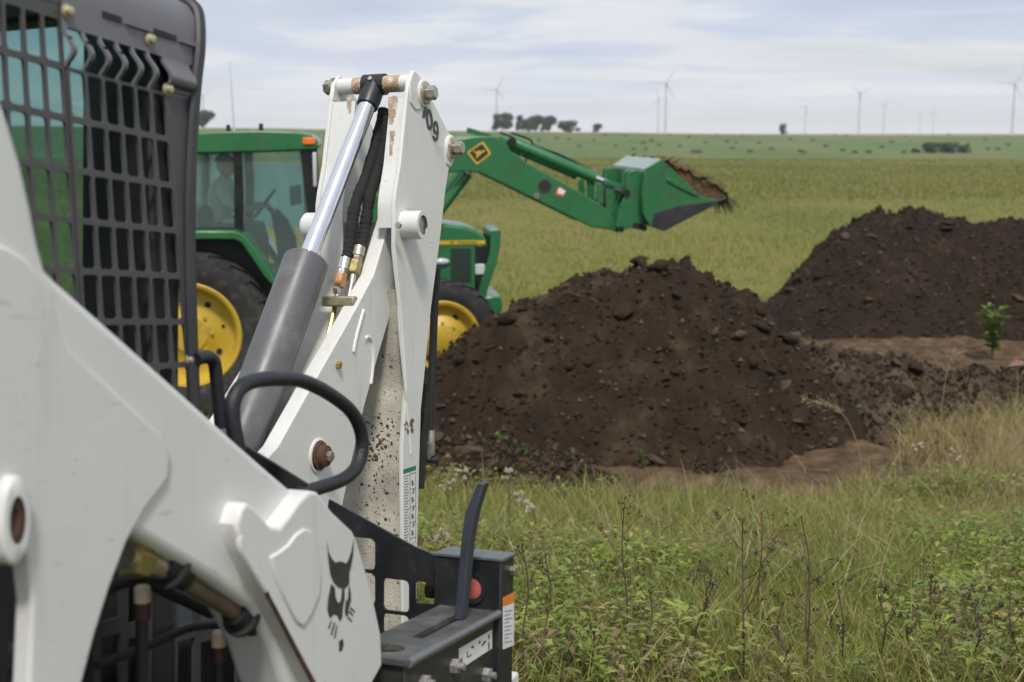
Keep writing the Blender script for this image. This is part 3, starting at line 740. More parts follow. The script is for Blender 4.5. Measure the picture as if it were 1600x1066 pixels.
def cell(k, wt, wb, bx=.085, bz=.065, n=6):
    dz = (wt - wb)
    zt, zb = wt - dz * bz, wb + dz * bz
    return rrect([Vector((ucol(k + bx, zt), vloc, zt)), Vector((ucol(k + 1 - bx, zt), vloc, zt)), Vector((ucol(k + 1 - bx, zb), vloc, zb)), Vector((ucol(k + bx, zb), vloc, zb))])
Uend = lambda y, x: P(x, y, VC)
holesR = []
for r0, r1 in zip(rows, rows[1:]):
    for k in range(6): holesR.append(cell(k, r0, r1))
wbot = rows[-1] - .03; wseam = cw(306, 70)
front = [P(312, 72, VC), P(306, 120, VC), P(300, 200, VC), P(296, 300, VC), P(297, 420, VC), P(300, 520, VC), P(305, 640, VC)]
panel = [Vector((ucol(-.02, rows[0]), vloc, rows[0]))] + [Vector((front[1].x + .002, vloc, rows[0]))] + front[2:] + [Vector((ucol(-.02, wbot), vloc, wbot))]
side = obj('side_screen', add_plate(B(), panel, YV * .006, holesR), GRILP, sk)
# left panel runs on to the rear with the same pitch
holesL = []
lrows = [rowtop] + rows if rowtop > row0 else [row0] + rows
lr = [rowtop, rows[0]] + rows[1:]
for r0, r1 in zip(lr, lr[1:]):
    for k in range(-6, 0): holesL.append(cell(k - .12, r0, r1))
pl = [Vector((ucol(-6.6, rowtop + .02), vloc + .004, rowtop + .02)), Vector((ucol(-.06, rowtop + .02), vloc + .004, rowtop + .02)), Vector((ucol(-.06, wbot), vloc + .004, wbot)), Vector((ucol(-6.6, wbot), vloc + .004, wbot))]
obj('side_screen', add_plate(B(), pl, YV * .006, [[q + YV * .004 for q in h] for h in holesL]), GRILP, sk)
# bulged ledge over the front screen: curved ribs between deep openings
def bulge(t): return -.019 * (math.sin(min(t / .58, 1) * PI / 2) ** 2 if t < .58 else max(0, math.cos(min(1, (t - .58) / .42) * PI / 2)) ** 1.6)
ns = 14
def rib(bm, u0, u1):
    a = []; b = []
    for i in range(ns + 1):
        t = i / ns; wv = row0 + (rows[0] - row0) * t; q = bulge(t)
        a.append((Vector((u0(wv), vloc + q, wv)), Vector((u1(wv), vloc + q, wv))))
    for i in range(ns):
        p = [a[i][0], a[i][1], a[i + 1][1], a[i + 1][0]]
        vs_ = [bm.verts.new(x) for x in p] + [bm.verts.new(x + YV * .007) for x in p]
        for f in ((0, 1, 2, 3), (7, 6, 5, 4), (0, 4, 5, 1), (1, 5, 6, 2), (2, 6, 7, 3), (3, 7, 4, 0)): bm.faces.new([vs_[j] for j in f])
for k in range(0, 6):
    bm = B(); rib(bm, lambda w_, k=k: ucol(k - .10, w_), lambda w_, k=k: ucol(k + .10, w_)); bmesh.ops.remove_doubles(bm, verts=bm.verts[:], dist=1e-4); obj('curved_rib', bm, CABP, sk)
bm = B(); rib(bm, lambda w_: ucol(5.95, w_), lambda w_: front[1].x - .022); bmesh.ops.remove_doubles(bm, verts=bm.verts[:], dist=1e-4); obj('ledge', bm, CABP, sk)
lat_p = [Vector((front[1].x - .03, vloc + .004, row0)), Vector((front[1].x + .006, vloc + .004, row0)), Vector((front[1].x + .003, vloc + .004, rows[0])), Vector((front[1].x - .03, vloc + .004, rows[0]))]
obj('ledge_end_panel', add_plate(B(), lat_p, YV * .006), CABP, sk)
# panel above, seam, roof
wt_ = wseam
up_ = [Vector((ucol(-.10, row0), vloc, row0)), Vector((ucol(6.1, row0), vloc, row0)), Vector((P(308, 100, VC).x, vloc, row0)), Vector((P(312, 70, VC).x, vloc, wt_)), Vector((ucol(-.10, wt_), vloc, wt_))]
obj('upper_side_panel', add_plate(B(), up_, YV * .01), CABP, sk)
up2 = [Vector((ucol(-6.6, rowtop + .02), vloc + .003, rowtop + .021)), Vector((ucol(-.10, rowtop + .02), vloc + .003, rowtop + .021)), Vector((ucol(-.10, wt_), vloc + .003, wt_)), Vector((ucol(-6.6, wt_), vloc + .003, wt_))]
obj('upper_side_panel', add_plate(B(), up2, YV * .01), CABP, sk)
uf = P(313, 66, VC).x; ub = ucol(-6.6, wt_)
prof = [(0, 0), (0, .03), (.006, .055), (.022, .078), (.05, .094), (.10, .10), (.41, .105), (.72, .10), (.77, .094), (.80, .078), (.82, .055), (.826, 0)]
bm = B(); a = [bm.verts.new((uf, vloc + q[0], wt_ + q[1])) for q in prof]; b = [bm.verts.new((ub, vloc + q[0], wt_ + q[1])) for q in prof]
sk0, sk1 = ub + .04, uf - .10
c1 = [bm.verts.new((sk1, vloc + q[0], wt_ + q[1])) for q in prof]; c2 = [bm.verts.new((sk0, vloc + q[0], wt_ + q[1])) for q in prof]
for i in range(len(prof) - 1):
    bm.faces.new((a[i], a[i + 1], c1[i + 1], c1[i])); bm.faces.new((c2[i], c2[i + 1], b[i + 1], b[i]))
    if i not in (4, 5, 6, 7): bm.faces.new((c1[i], c1[i + 1], c2[i + 1], c2[i]))
bm.faces.new(b[::-1]); roof = obj('cab_roof', bm, CABP, sk)
bm = B(); add_box(bm, (sk0, vloc + .05, wt_ + .090), (sk1, vloc + .776, wt_ + .093)); obj('roof_window', bm, TEAL, roof)
for (x0, x1) in ((160, 188), (194, 236), (240, 274), (279, 304)):
    a0 = P(x0, 0, VC).x; a1 = P(x1, 0, VC).x
    d_ = .006 if int(x0) in (194, 279) else .003
    bm = B(); add_box(bm, (a0, vloc - d_, wt_ - .006), (a1, vloc + .004, wt_ + .004)); obj('roof_seam', bm, mat('seam_black', (.01, .01, .011), .5) if d_ < .005 else CABP, roof)
rim = [(304, 650), (300, 560), (297, 460), (295, 360), (296, 280), (300, 200), (305, 130), (311, 74), (310, 52), (303, 34), (292, 20), (278, 10)]
rp = smoothpath([P(x, y, VC - .004) for x, y in rim[:8]] + [Vector((uf, vloc + q[0], wt_ + q[1] + .004)) for q in prof[2:7]], 4)
obj('cab_front_rim', add_tube(B(), rp, .013, 10), mat('dark_rim_paint', (.035, .034, .04), .45, var=.2), sk)
for (x, y) in ((103, 18), (232, 62), (260, 140), (295, 562)):
    a = P(x, y, VC); bm = B(); add_lathe(bm, (0, 0, 0), -YV, [(0, .012), (.004, .012), (.005, .0095), (.012, .008), (.014, .004), (.014, 0)], 14); obj('screen_bolt', bm, mat('yellow_zinc_bolt', (.55, .48, .30), .4, metal=.6, var=.1), sk, loc=a)
# cab inside: rear wall, door frame, tinted door glass, seat
fu = uf - 1e-3
ulo = P(305, 640, VC).x
def lat(name, u0, u1, v0, v1, w0, w1, m_, bevel=0.0, par=sk):
    bm = B(); add_box(bm, (u0 - 1.0, v0 - 1.9, w0 + 1.45), (u1 - 1.0, v1 - 1.9, w1 + 1.45)); return obj(name, bm, m_, par, bevel=bevel)
lat('door_post', 1.97, 2.06, 1.50, 1.665, -.75, .56, DARKINT, .01)
lat('door_post', 1.98, 2.05, 2.24, 2.31, -.75, .56, DARKINT, .01)
lat('door_header', 1.97, 2.05, 1.66, 2.25, .555, .60, DARKINT, .01)
lat('door_sill', 1.97, 2.05, 1.66, 2.25, -.75, -.35, DARKINT, .01)
lat('door_glass', 2.0, 2.006, 1.665, 2.24, -.35, .555, TEAL)
lat('far_side_panel', .95, 2.0, 2.31, 2.33, -.75, -.2, DARKINT)
lat('far_side_panel', .95, 2.0, 2.31, 2.33, .40, .53, DARKINT)
lat('far_side_post', 1.45, 1.52, 2.305, 2.33, -.2, .40, DARKINT)
lat('far_side_post', .95, 1.05, 2.305, 2.33, -.2, .40, DARKINT)
lat('far_side_glass', 1.05, 2.0, 2.315, 2.320, -.2, .40, TEAL)
lat('rear_wall', .93, .97, 1.50, 2.31, -.75, .53, DARKINT)
lat('cab_floor', .97, 2.0, 1.50, 2.31, -1.0, -.75, DARKINT)
st = lat('seat', 1.02, 1.42, 1.68, 2.14, -.62, -.45, RUBBER, .05)
lat('seat_back', 1.00, 1.12, 1.68, 2.14, -.45, .12, RUBBER, .05, st)
lat('armrest', 1.12, 1.70, 1.54, 1.62, -.33, -.25, RUBBER, .02)
bm = B(); add_tube(bm, smoothpath([UW(1.68, -.28, 1.58), UW(1.70, -.12, 1.585), UW(1.72, .0, 1.60)]), [.012] * 13, 8); js = obj('joystick', bm, DARKINT, sk)
bm = B(); bmesh.ops.create_uvsphere(bm, u_segments=14, v_segments=8, radius=.032, matrix=Matrix.Translation(UW(1.72, .03, 1.60)) @ Matrix.Diagonal((1, 1, 1.5, 1))); obj('joystick_grip', bm, mat('pale_grip', (.45, .45, .47), .3), js)
bm = B(); add_tube(bm, [UW(1.985, -.3, 1.70), UW(1.985, .15, 1.80), UW(1.985, .33, 1.95)], .006, 6); obj('wiper', bm, RUBBER, sk)
# grab handles
bead([(372, 704), (364, 660), (364, 628), (378, 604), (404, 594), (440, 592), (474, 596), (512, 614), (546, 640), (562, 668), (566, 700), (558, 728), (538, 748), (500, 762), (462, 772)], 1.30, .0145, 'grab_handle', HANDLE, sk, 5, 14)
bead([(306, 562), (318, 558), (330, 560), (336, 572), (341, 620), (346, 668)], 1.47, .0135, 'grab_handle', HANDLE, sk, 5, 12)
# wedge plate behind the arm and dark body side with vents
ext_in = YV * .006
obj('fender_wedge', plate_ngon(B(), [SK.u(x, y, P(430, 740, 1.36).x) for x, y in ((378, 694), (440, 732), (478, 756), (470, 800), (430, 800), (400, 770))], Vector((.008, 0, 0))), BLACKP, sk)
bodyp = [(.15, -.30, 0), (1.0, -.34, 0), (1.35, -.38, 0), (2.02, -.52, 0), (2.05, -1.25, 0), (.15, -1.25, 0)]
vents = []
for i in range(16):
    for j in range(4):
        u0 = 1.16 + i * .075; w0 = -.46 - .12 * max(0, i - 9) / 6 - j * .125
        vents.append([UW(u0, w0, 1.50), UW(u0 + .055, w0 - .004, 1.50), UW(u0 + .055, w0 - .10, 1.50), UW(u0, w0 - .098, 1.50)])
bodyp2 = [(.15, -.30, 0), (1.0, -.34, 0), (1.35, -.36, 0), (1.9, -.40, 0), (2.3, -.52, 0), (2.6, -.62, 0), (2.6, -1.25, 0), (.15, -1.25, 0)]
obj('vented_side_panel', add_plate(B(), armpoly(bodyp2, 1.50), YV * .008, vents), mat('vent_panel_paint', (.05, .052, .05), .5, var=.3), sk)
lat('chassis', -.35, 2.55, 1.56, 2.24, -1.22, -.66, DARKINT, .03)
lat('engine_cover', -.45, .9, 1.45, 2.35, -.56, -.05, WHITE_CLEAN, .06)
lat('tailgate', -.52, -.45, 1.42, 2.38, -1.1, -.1, BLACKP, .03)
lat('rear_upright', .02, .40, 1.29, 1.47, -.95, .38, WHITE_CLEAN, .03)
lat('rear_upright', .02, .40, 2.33, 2.51, -.95, .38, WHITE_CLEAN, .03)
# far lift arm: the same beam mirrored across the machine
far = []
for p in armpoly(core, 1.165): far.append(Vector((p.x, -p.y, p.z)))
fa = obj('lift_arm', plate_ngon(B(), far, YV * -.105), WHITE_CLEAN, sk, bevel=.016)
# tyres: drawn on the ground
def tyre_bm(ro, wdt, ri, lugs, lugh, seg=44):
    bm = B(); h = wdt / 2
    add_lathe(bm, (0, 0, 0), (0, 1, 0), [(-h * .78, ri), (-h * .95, ri + (ro - ri) * .25), (-h, ri + (ro - ri) * .6), (-h * .9, ro - .04), (-h * .7, ro - lugh * .6), (0, ro - lugh * .5), (h * .7, ro - lugh * .6), (h * .9, ro - .04), (h, ri + (ro - ri) * .6), (h * .95, ri + (ro - ri) * .25), (h * .78, ri)], seg)
    for i in range(lugs):
        for s in (-1, 1):
            a = 2 * PI * (i + (.5 if s > 0 else 0)) / lugs
            pts = []
            da = 2 * PI / lugs
            lw = da * .26
            for (yy, aa_, rr_) in ((s * h * .02, da * .45, ro), (s * h * .95, -da * .25, ro - .015)):
                pts.append((yy, a + aa_ - lw, rr_)); pts.append((yy, a + aa_ + lw, rr_))
            q = [(pts[0][0], pts[0][1]), (pts[1][0], pts[1][1]), (pts[3][0], pts[3][1]), (pts[2][0], pts[2][1])]
            topv = [bm.verts.new((math.sin(an) * (ro - (.012 if k_ > 1 else 0)), yy, math.cos(an) * (ro - (.012 if k_ > 1 else 0)))) for k_, (yy, an) in enumerate(q)]
            botv = [bm.verts.new((math.sin(an) * (ro - lugh * 1.7), yy * 1.02, math.cos(an) * (ro - lugh * 1.7))) for (yy, an) in q]
            bm.faces.new(topv)
            for k_ in range(4): bm.faces.new((topv[k_], botv[k_], botv[(k_ + 1) % 4], topv[(k_ + 1) % 4]))
    return bm
first_t = None
for (u_, v_) in ((.45, 1.27), (1.62, 1.27), (.45, 2.53), (1.62, 2.53)):
    bm = B(); s = -1 if v_ < 1.9 else 1
    add_lathe(bm, (0, 0, 0), (0, s, 0), [(-.10, .22), (.10, .22), (.11, .20), (.05, .17), (.03, .08), (.06, .07), (.06, 0)], 32)
    o = obj('wheel', bm, WHITE_CLEAN, sk, loc=UW(u_, -1.45 + .385, v_))
    t_ = obj('tyre', tyre_bm(.39, .25, .215, 18, .03), TYRE, o)
# quick-attach frame with its locking lever
VB = 1.10
A1 = P(638, 1033, VB); A2 = P(780, 955, VB)
u1, u2, wq = A1.x, A2.x, A1.z
slope = Vector((u2 - u1, 0, A2.z - A1.z))
def qbox(name, ua, ub_, va, vb, top_off, hgt, m_, bevel, par):
    bm = B(); k0 = (ua - u1) / (u2 - u1); k1 = (ub_ - u1) / (u2 - u1)
    za = wq + slope.z * k0 + top_off; zb = wq + slope.z * k1 + top_off
    pts = [Vector((ua, va - 1.9, za)), Vector((ub_, va - 1.9, zb)), Vector((ub_, va - 1.9, zb - hgt)), Vector((ua, va - 1.9, za - hgt))]
    plate_ngon(bm, pts, YV * (vb - va)); return obj(name, bm, m_, par, bevel=bevel, seg=3)
wdt = .150
def topz(u): return wq + slope.z * (u - u1) / (u2 - u1)
qa = qbox('quick_attach_frame', u1 + .012, u2, VB + .012, VB + wdt - .01, -.013, .36, BOXP, .004, sk)
# top plate with a slot for the lever and a drain hole
sl0, sl1 = SK.wz(640, 994, topz(u1 + .1)), SK.wz(706, 958, topz(u2 - .12))
vm = VB - 1.9
slot_u0, slot_u1 = u1 + (u2 - u1) * .36, u1 + (u2 - u1) * .88
def tp(u, v): return Vector((u, v, topz(u)))
outer = [tp(u1, vm), tp(u2, vm), tp(u2, vm + wdt), tp(u1, vm + wdt)]
slot = [tp(slot_u0, vm + .050), tp(slot_u1, vm + .050), tp(slot_u1, vm + .078), tp(slot_u0, vm + .078)]
hc = u1 + (u2 - u1) * .15
hole = [tp(hc + .032 * math.cos(a), vm + .078 + .032 * math.sin(a)) for a in np.linspace(0, 2 * PI, 20, endpoint=False)]
TOPP = mat('worn_grey_black_paint', (.075, .075, .078), .34, var=.25, scale=9, col2=(.20, .185, .15), thr=(.46, .72), mscale=8)
obj('top_plate', add_plate(B(), outer, Vector((0, 0, -.012)), [slot, hole]), TOPP, qa, bevel=.003)
rl = [tp(u1 + .004, vm + .002), tp(u2, vm + .002)]
obj('rolled_edge', add_tube(B(), [p + Vector((0, 0, -.006)) for p in rl], .0095, 12), mat('worn_edge_grey', (.16, .165, .18), .35, metal=.3, var=.2, scale=20), qa)
lev = [(708, 970), (713, 920), (717, 875), (720, 842), (726, 801), (745, 755), (757, 755), (743, 800), (735, 842), (731, 876), (727, 920), (722, 970)]
ul = u1 + (u2 - u1) * .74
obj('locking_lever', plate_ngon(B(), [SK.u(x, y, ul) for x, y in lev], Vector((.034, 0, 0))), LEVER, qa, bevel=.004)
# upright post box
pt = P(786, 877, VB - .004).z
lat_ = lambda n_, a, b, c_, d_, e, f, m_, bv, par: obj(n_, add_box(B(), (a, c_ - 1.9, e), (b, d_ - 1.9, f)), m_, par, bevel=bv)
ue = P(803, 900, VB - .004).x
post = lat_('attach_post', u2, ue, VB - .004, VB + .165, topz(u2) - .36, pt, BLACKP, .004, sk)
lat_('post_cap', u2 - .004, ue + .004, VB - .008, VB + .169, pt, pt + .008, mat('cap_blue_grey', (.10, .115, .13), .3, var=.2, scale=12), .002, post)
bm = B(); add_lathe(bm, SK.u(738, 919, u2 - .001), Vector((-1, 0, 0)), [(0, .036), (.006, .036), (.006, .025)], 28); obj('bushing_ring', bm, RUBBER, post)
bm = B(); add_lathe(bm, SK.u(738, 919, u2 - .001), Vector((-1, 0, 0)), [(0, .026), (.004, .025), (.006, .02), (.006, 0)], 28); obj('red_end_cap', bm, REDP, post)
bm = B(); hexprof(bm, P(799, 892, VB - .004), -YV, .012, .012); obj('post_bolt', bm, STEEL, post)
def decal(name, quad, v, m_, par, th=.0012): return obj(name, plate_ngon(B(), [P(x, y, v) for x, y in quad], YV * th), m_, par, smooth=False)
vp = VB - .0052
decal('warning_label', [(786.5, 948), (803, 942), (803, 1008), (786.5, 1015)], vp, WHITEL, post)
decal('warning_header', [(786.5, 934), (803, 926), (803, 941.5), (786.5, 947.5)], vp, ORANGEL, post)
bm = B()
for k in range(9):
    y = 955 + k * 6; plate_ngon(bm, [P(788.5, y, vp - .0006), P(788.5 + (12, 9, 12, 7)[k % 4], y - 2.2, vp - .0006), P(788.5 + (12, 9, 12, 7)[k % 4], y - .6, vp - .0006), P(788.5, y + 1.6, vp - .0006)], YV * .0005)
obj('label_text_lines', bm, mat('faint_ink', (.30, .30, .30), .7), post, smooth=False)
vd = VB + .012 - .0014
decal('instruction_label', [(717.5, 1014), (769, 984), (769, 1013), (717.5, 1047)], vd, WHITEL, qa)
def z5(x, y): return (500 + x / 5, 860 + y / 5)
bm = B()
for e in ([(1098, 850), (1112, 840), (1112, 900), (1098, 912)], [(1150, 790), (1156, 786), (1156, 830), (1186, 812), (1186, 820), (1150, 842)], [(1180, 762), (1196, 742), (1206, 765)], [(1236, 730), (1250, 702), (1258, 724)], [(1262, 745), (1290, 704), (1296, 712), (1272, 748)], [(1276, 722), (1300, 706), (1298, 718), (1278, 732)], [(1316, 660), (1325, 655), (1325, 690), (1316, 697)], [(1316, 720), (1325, 714), (1325, 770), (1316, 778)]):
    bm = B(); add_plate(bm, [P(*z5(*q), vd - .0006) for q in e], YV * .0005); obj('label_pictogram', bm, INK, qa, smooth=False)
for (x, y) in ((659, 1066), (707, 1040), (757, 1054)):
    bm = B(); a = P(x, y, VB + .012); hexprof(bm, a, -YV, .017, .016); add_lathe(bm, a - YV * .016, -YV, [(0, .008), (.012, .008), (.012, 0)], 12); obj('attach_bolt', bm, mat('muddy_bolt', (.30, .29, .27), .6, metal=.4, var=.4, scale=60), qa)
# black step plate with square openings
ub_ = u2 + .05
def Q(x, y): return SK.u(x, y, ub_)
hl = []
for (x0, y0, x1, y1) in ((546, 838, 586, 887), (546, 892, 586, 941), (598, 903, 639, 953), (598, 958, 639, 1006), (648, 908, 679, 942)):
    sk_ = (x1 - x0) * .12
    hl.append(rrect([Q(x0, y0 - 0), Q(x1, y0 + sk_), Q(x1, y1 + sk_), Q(x0, y1)], .16))
obj('step_plate', add_plate(B(), [Q(514, 781), Q(560, 806), Q(610, 834), Q(648, 855), Q(668, 863), Q(692, 874), Q(692, 1030), Q(500, 1030), Q(500, 860)], Vector((.008, 0, 0)), hl), BLACKP, qa)
bm = B(); add_tube(bm, [Q(668, 928) + Vector((.05, -.03, 0)), Q(668, 928) + Vector((.05, .022, 0))], .022, 14); obj('step_pin', bm, RUSTY, qa)
lat('quick_attach_crossbar', 2.55, 2.72, 1.30, 2.5, -.98, -.80, BLACKP, .02)
lat('quick_attach_frame', 2.15, 2.75, 2.50, 2.66, -1.05, -.72, BOXP, .01)

# ------------------------------------------------------------------ backhoe attachment (folded boom)
off = UW(3.75, -1.45, 1.9)
bh = empty('backhoe_attachment', SK.world(off), SK.euler())
setp(bh, 'white backhoe boom folded upright with chrome cylinder and rust streaks', 'backhoe')
def bo(name, bm, m_, par=None, **k): return obj(name, bm, m_, par or bh, loc=(None if par else -off), **k)
VR, VL = 1.78, 2.06
rp_ = [(648, 110), (657, 122), (673, 151), (701, 207), (714, 220), (714, 246), (702, 262), (696, 300), (690, 356), (674, 480), (666, 560), (658, 640), (655, 740), (652, 865), (650, 1010), (632, 1010), (630, 848), (629, 700), (635, 606), (627, 482), (617, 390), (617, 319), (619, 300), (626, 256), (637, 147), (640, 124)]
rpts = [P(x, y, VR) for x, y in rp_]
dr = bo('dipper_side_plate', plate_ngon(B(), rpts, YV * .014), WHITE, bevel=.003)
lpts = [Vector((p.x, VL - 1.9 - .014, p.z)) for p in rpts]
bo('dipper_side_plate', plate_ngon(B(), lpts, YV * .014), WHITE, bevel=.003)
# rear edge profile of the dipper: u as a function of w
ed = [(640, 124), (637, 147), (626, 256), (619, 300), (617, 319), (617, 390), (627, 482), (635, 606), (629, 700), (630, 848), (632, 1010)]
ep_ = sorted([(P(x, y, VR).z, P(x, y, VR).x) for x, y in ed])
ew = np.array([q[0] for q in ep_]); eu = np.array([q[1] for q in ep_])
def onprof(x, y, dep):
    d = SK.r(x, y); u_ = 2.5
    for _ in range(30):
        t = (u_ - SK.e.x) / d.x; wv = (SK.e + d * t).z; u_ = float(np.interp(wv, ew, eu)) + dep
    return SK.e + d * ((u_ - SK.e.x) / d.x)
def web(name, v0, v1, w0, w1, dep, m_, n=24, th=.008):
    bm = B(); ws = np.linspace(w0, w1, n); A = []; Bq = []
    for wv in ws:
        u_ = float(np.interp(wv, ew, eu)) + dep
        A.append([bm.verts.new((u_, v0 - 1.9, wv)), bm.verts.new((u_, v1 - 1.9, wv)), bm.verts.new((u_ + th, v1 - 1.9, wv)), bm.verts.new((u_ + th, v0 - 1.9, wv))])
    for a, b in zip(A, A[1:]):
        for i in range(4): bm.faces.new((a[i], a[(i + 1) % 4], b[(i + 1) % 4], b[i]))
    bm.faces.new(A[0]); bm.faces.new(A[-1][::-1]); return bo(name, bm, m_)
wtop = P(634, 152, VR).z; wlow = P(632, 1010, VR).z; wmid = P(617, 330, VR).z; w485 = P(627, 482, VR).z
web('dipper_flange', VR + .0145, VR + .062, wmid - .05, wtop, .006, WHITE)
web('dipper_flange', VL - .095, VL - .0145, wmid - .35, wtop, .006, WHITE)
web('dipper_web', VR + .0145, VL - .0145, wlow, w485 + .06, .020, DIRTY)
# rust patches: stained flange pieces by the pipe
def ragged(pts, seed, amp):
    rr_ = random.Random(seed); o_ = []
    for i in range(len(pts)):
        (x0, y0), (x1, y1) = pts[i], pts[(i + 1) % len(pts)]
        for k in range(6): o_.append((x0 + (x1 - x0) * k / 6 + rr_.uniform(-amp, amp), y0 + (y1 - y0) * k / 6 + rr_.uniform(-amp, amp)))
    return o_
for sd_, pts in ((1, [(606, 152), (620, 150), (622, 160), (618, 176), (613, 192), (608, 194)]), (2, [(608, 205), (617, 204), (615, 222), (612, 240), (608.5, 243)]), (3, [(541, 152), (549, 152), (548, 170), (546, 178), (542, 166)])):
    bm = B(); q_ = [onprof(x, y, .0045) for x, y in ragged(pts, sd_, 1.3)]
    add_plate(bm, q_, Vector((.001, 0, 0))); bo('rust_stain', bm, RUST, smooth=False)
# top cross pipe, collar, pins
pc = P(640, 137, VR); pu = pc.x + .035; pw = P(600, 138, 1.92).z
def lp(u, v, wv): return Vector((u, v - 1.9, wv))
def pipe(name, va, vb, r_, m_, uu=pu, ww=pw, seg=24, prof=None, par=None):
    bm = B(); add_lathe(bm, lp(uu, va, ww), YV, prof or [(0, 0), (0, r_), (vb - va, r_), (vb - va, 0)], seg); return bo(name, bm, m_, par)
pipe('cross_pipe', VR + .0145, 1.865, .026, WHITE); pipe('rusty_pipe_end', 1.825, 1.885, .0268, RUST)
pipe('cross_pipe', 1.97, VL - .0145, .026, WHITE); pipe('rusty_pipe_end', 1.953, 1.992, .0268, RUST)
pipe('rod_eye', 1.882, 1.956, .034, BLACKP)
def bolt(px, py, v, s=-1, r_=.024):
    c_ = P(px, py, v); bm = B(); add_lathe(bm, c_, YV * s, [(-.004, .044), (.006, .044), (.010, .040), (.010, .032)], 28); bo('pin_boss', bm, WHITE)
    bm = B(); add_lathe(bm, c_, YV * s, [(.0, .036), (.016, .036), (.018, .030), (.018, 0)], 24); bo('pin_washer', bm, STEEL)
    bm = B(); hexprof(bm, c_ + YV * s * .018, YV * s, r_, .030); bo('pin_bolt', bm, STEEL, seg=2, bevel=.002)
bolt(660, 146, VR); bolt(703, 232, VR)
c_ = lp(pu, VL, pw); bm = B(); add_lathe(bm, c_, YV, [(0, .03), (.012, .03), (.012, 0)], 20); hexprof(bm, c_ + YV * .012, YV, .024, .028); bo('pin_bolt', bm, STEEL)
# weld triangle flares beside the bosses
obj_t = [(641, 128), (646, 112), (650, 111), (660, 124), (663, 150), (657, 172), (650, 172), (642, 160)]
bo('boss_plate', plate_ngon(B(), [P(x, y, VR - .004) for x, y in obj_t], YV * .006), WHITE, bevel=.003)
obj_t = [(697, 220), (703, 212), (711, 220), (713, 244), (705, 262), (698, 256), (696, 240)]
bo('boss_plate', plate_ngon(B(), [P(x, y, VR - .004) for x, y in obj_t], YV * .006), WHITE, bevel=.003)
# main pivot through dipper and boom
pv = P(632, 352, VR)
pipe('pivot_tube', 1.715, 1.80, .044, WHITE, pv.x, pv.z, 28, [(0, .030), (0, .044), (.085, .044), (.085, 0)])
pipe('pivot_pin', 1.722, 1.80, .03, STEEL, pv.x, pv.z, 24)
pipe('pivot_tube', VL - .0, VL + .075, .044, WHITE, pv.x, pv.z, 28, [(0, 0), (0, .044), (.066, .044), (.075, .036), (.075, 0)])
bm = B(); hexprof(bm, P(633, 354, 1.752) + Vector((-.040, 0, 0)), Vector((-1, 0, .1)), .010, .012); bo('grease_bolt', bm, STEEL)
# boom: two thick side walls with bright edges, floor between
bw = [(434, 698), (483, 610), (557, 480), (584, 429), (597, 385), (607, 352), (613, 333), (628, 329), (650, 336), (655, 380), (645, 430), (628, 470), (612, 486), (590, 560), (568, 641), (550, 720), (536, 788), (528, 850), (500, 960), (440, 960), (420, 840), (410, 724)]
VBm = 1.832
wall = [P(x, y, VBm) for x, y in bw]
br = bo('boom_side_wall', plate_ngon(B(), wall, YV * .048), WHITE, bevel=.004)
bo('boom_side_wall', plate_ngon(B(), [Vector((p.x, 2.095 - 1.9, p.z)) for p in wall], YV * -.04), WHITE, bevel=.004)
we = sorted([(p.z, p.x) for p in wall[:7]]); bwz = np.array([q[0] for q in we]); bwu = np.array([q[1] for q in we])
bm = B(); A = []
for wv in np.linspace(bwz[0] - .25, bwz[-1] - .02, 20):
    u_ = float(np.interp(wv, bwz, bwu)) + .085
    if wv < bwz[0]: u_ -= (bwz[0] - wv) * .4
    A.append([bm.verts.new((u_, VBm + .048 - 1.9, wv)), bm.verts.new((u_, 2.055 - 1.9, wv)), bm.verts.new((u_ + .01, 2.055 - 1.9, wv)), bm.verts.new((u_ + .01, VBm + .048 - 1.9, wv))])
for a, b in zip(A, A[1:]):
    for i in range(4): bm.faces.new((a[i], a[(i + 1) % 4], b[(i + 1) % 4], b[i]))
bm.faces.new(A[0]); bm.faces.new(A[-1][::-1]); bo('boom_floor', bm, mat('soiled_white_paint', (.50, .48, .43), .5, var=.15, scale=8, col2=(.30, .24, .16), thr=(.55, .75), mscale=12))
def bbead(pts, v, rad, name, m_, n=5, seg=8): return bo(name, add_tube(B(), smoothpath([P(x, y, v) for x, y in pts], n), rad, seg), m_)
bbead([(568, 484), (558, 520), (553, 543), (552, 550)], VBm, .006, 'weld_bead', WHITE)
bbead([(570, 530), (575, 527), (581, 535), (583, 560), (581, 585), (579, 600)], VBm, .006, 'weld_bead', WHITE)
bbead([(622, 480), (626, 540), (632, 600), (636, 640), (640, 680), (642, 710)], VR, .0035, 'weld_bead', WHITE)
c_ = P(497, 712, VBm); bm = B(); add_lathe(bm, c_, -YV, [(0, .050), (.004, .050), (.006, .044)], 26); bo('pin_boss', bm, WHITE)
bm = B(); add_lathe(bm, c_, -YV, [(0, .040), (.012, .040), (.014, .032), (.03, .030), (.034, .022), (.034, 0)], 26); bo('rusty_pivot_pin', bm, RUSTY)
bm = B(); hexprof(bm, c_ - YV * .034, -YV, .016, .012); bo('pin_bolt', bm, STEEL)
bm = B(); hexprof(bm, P(527, 570, VBm), -YV, .012, .012); bo('grease_bolt', bm, BRASS)
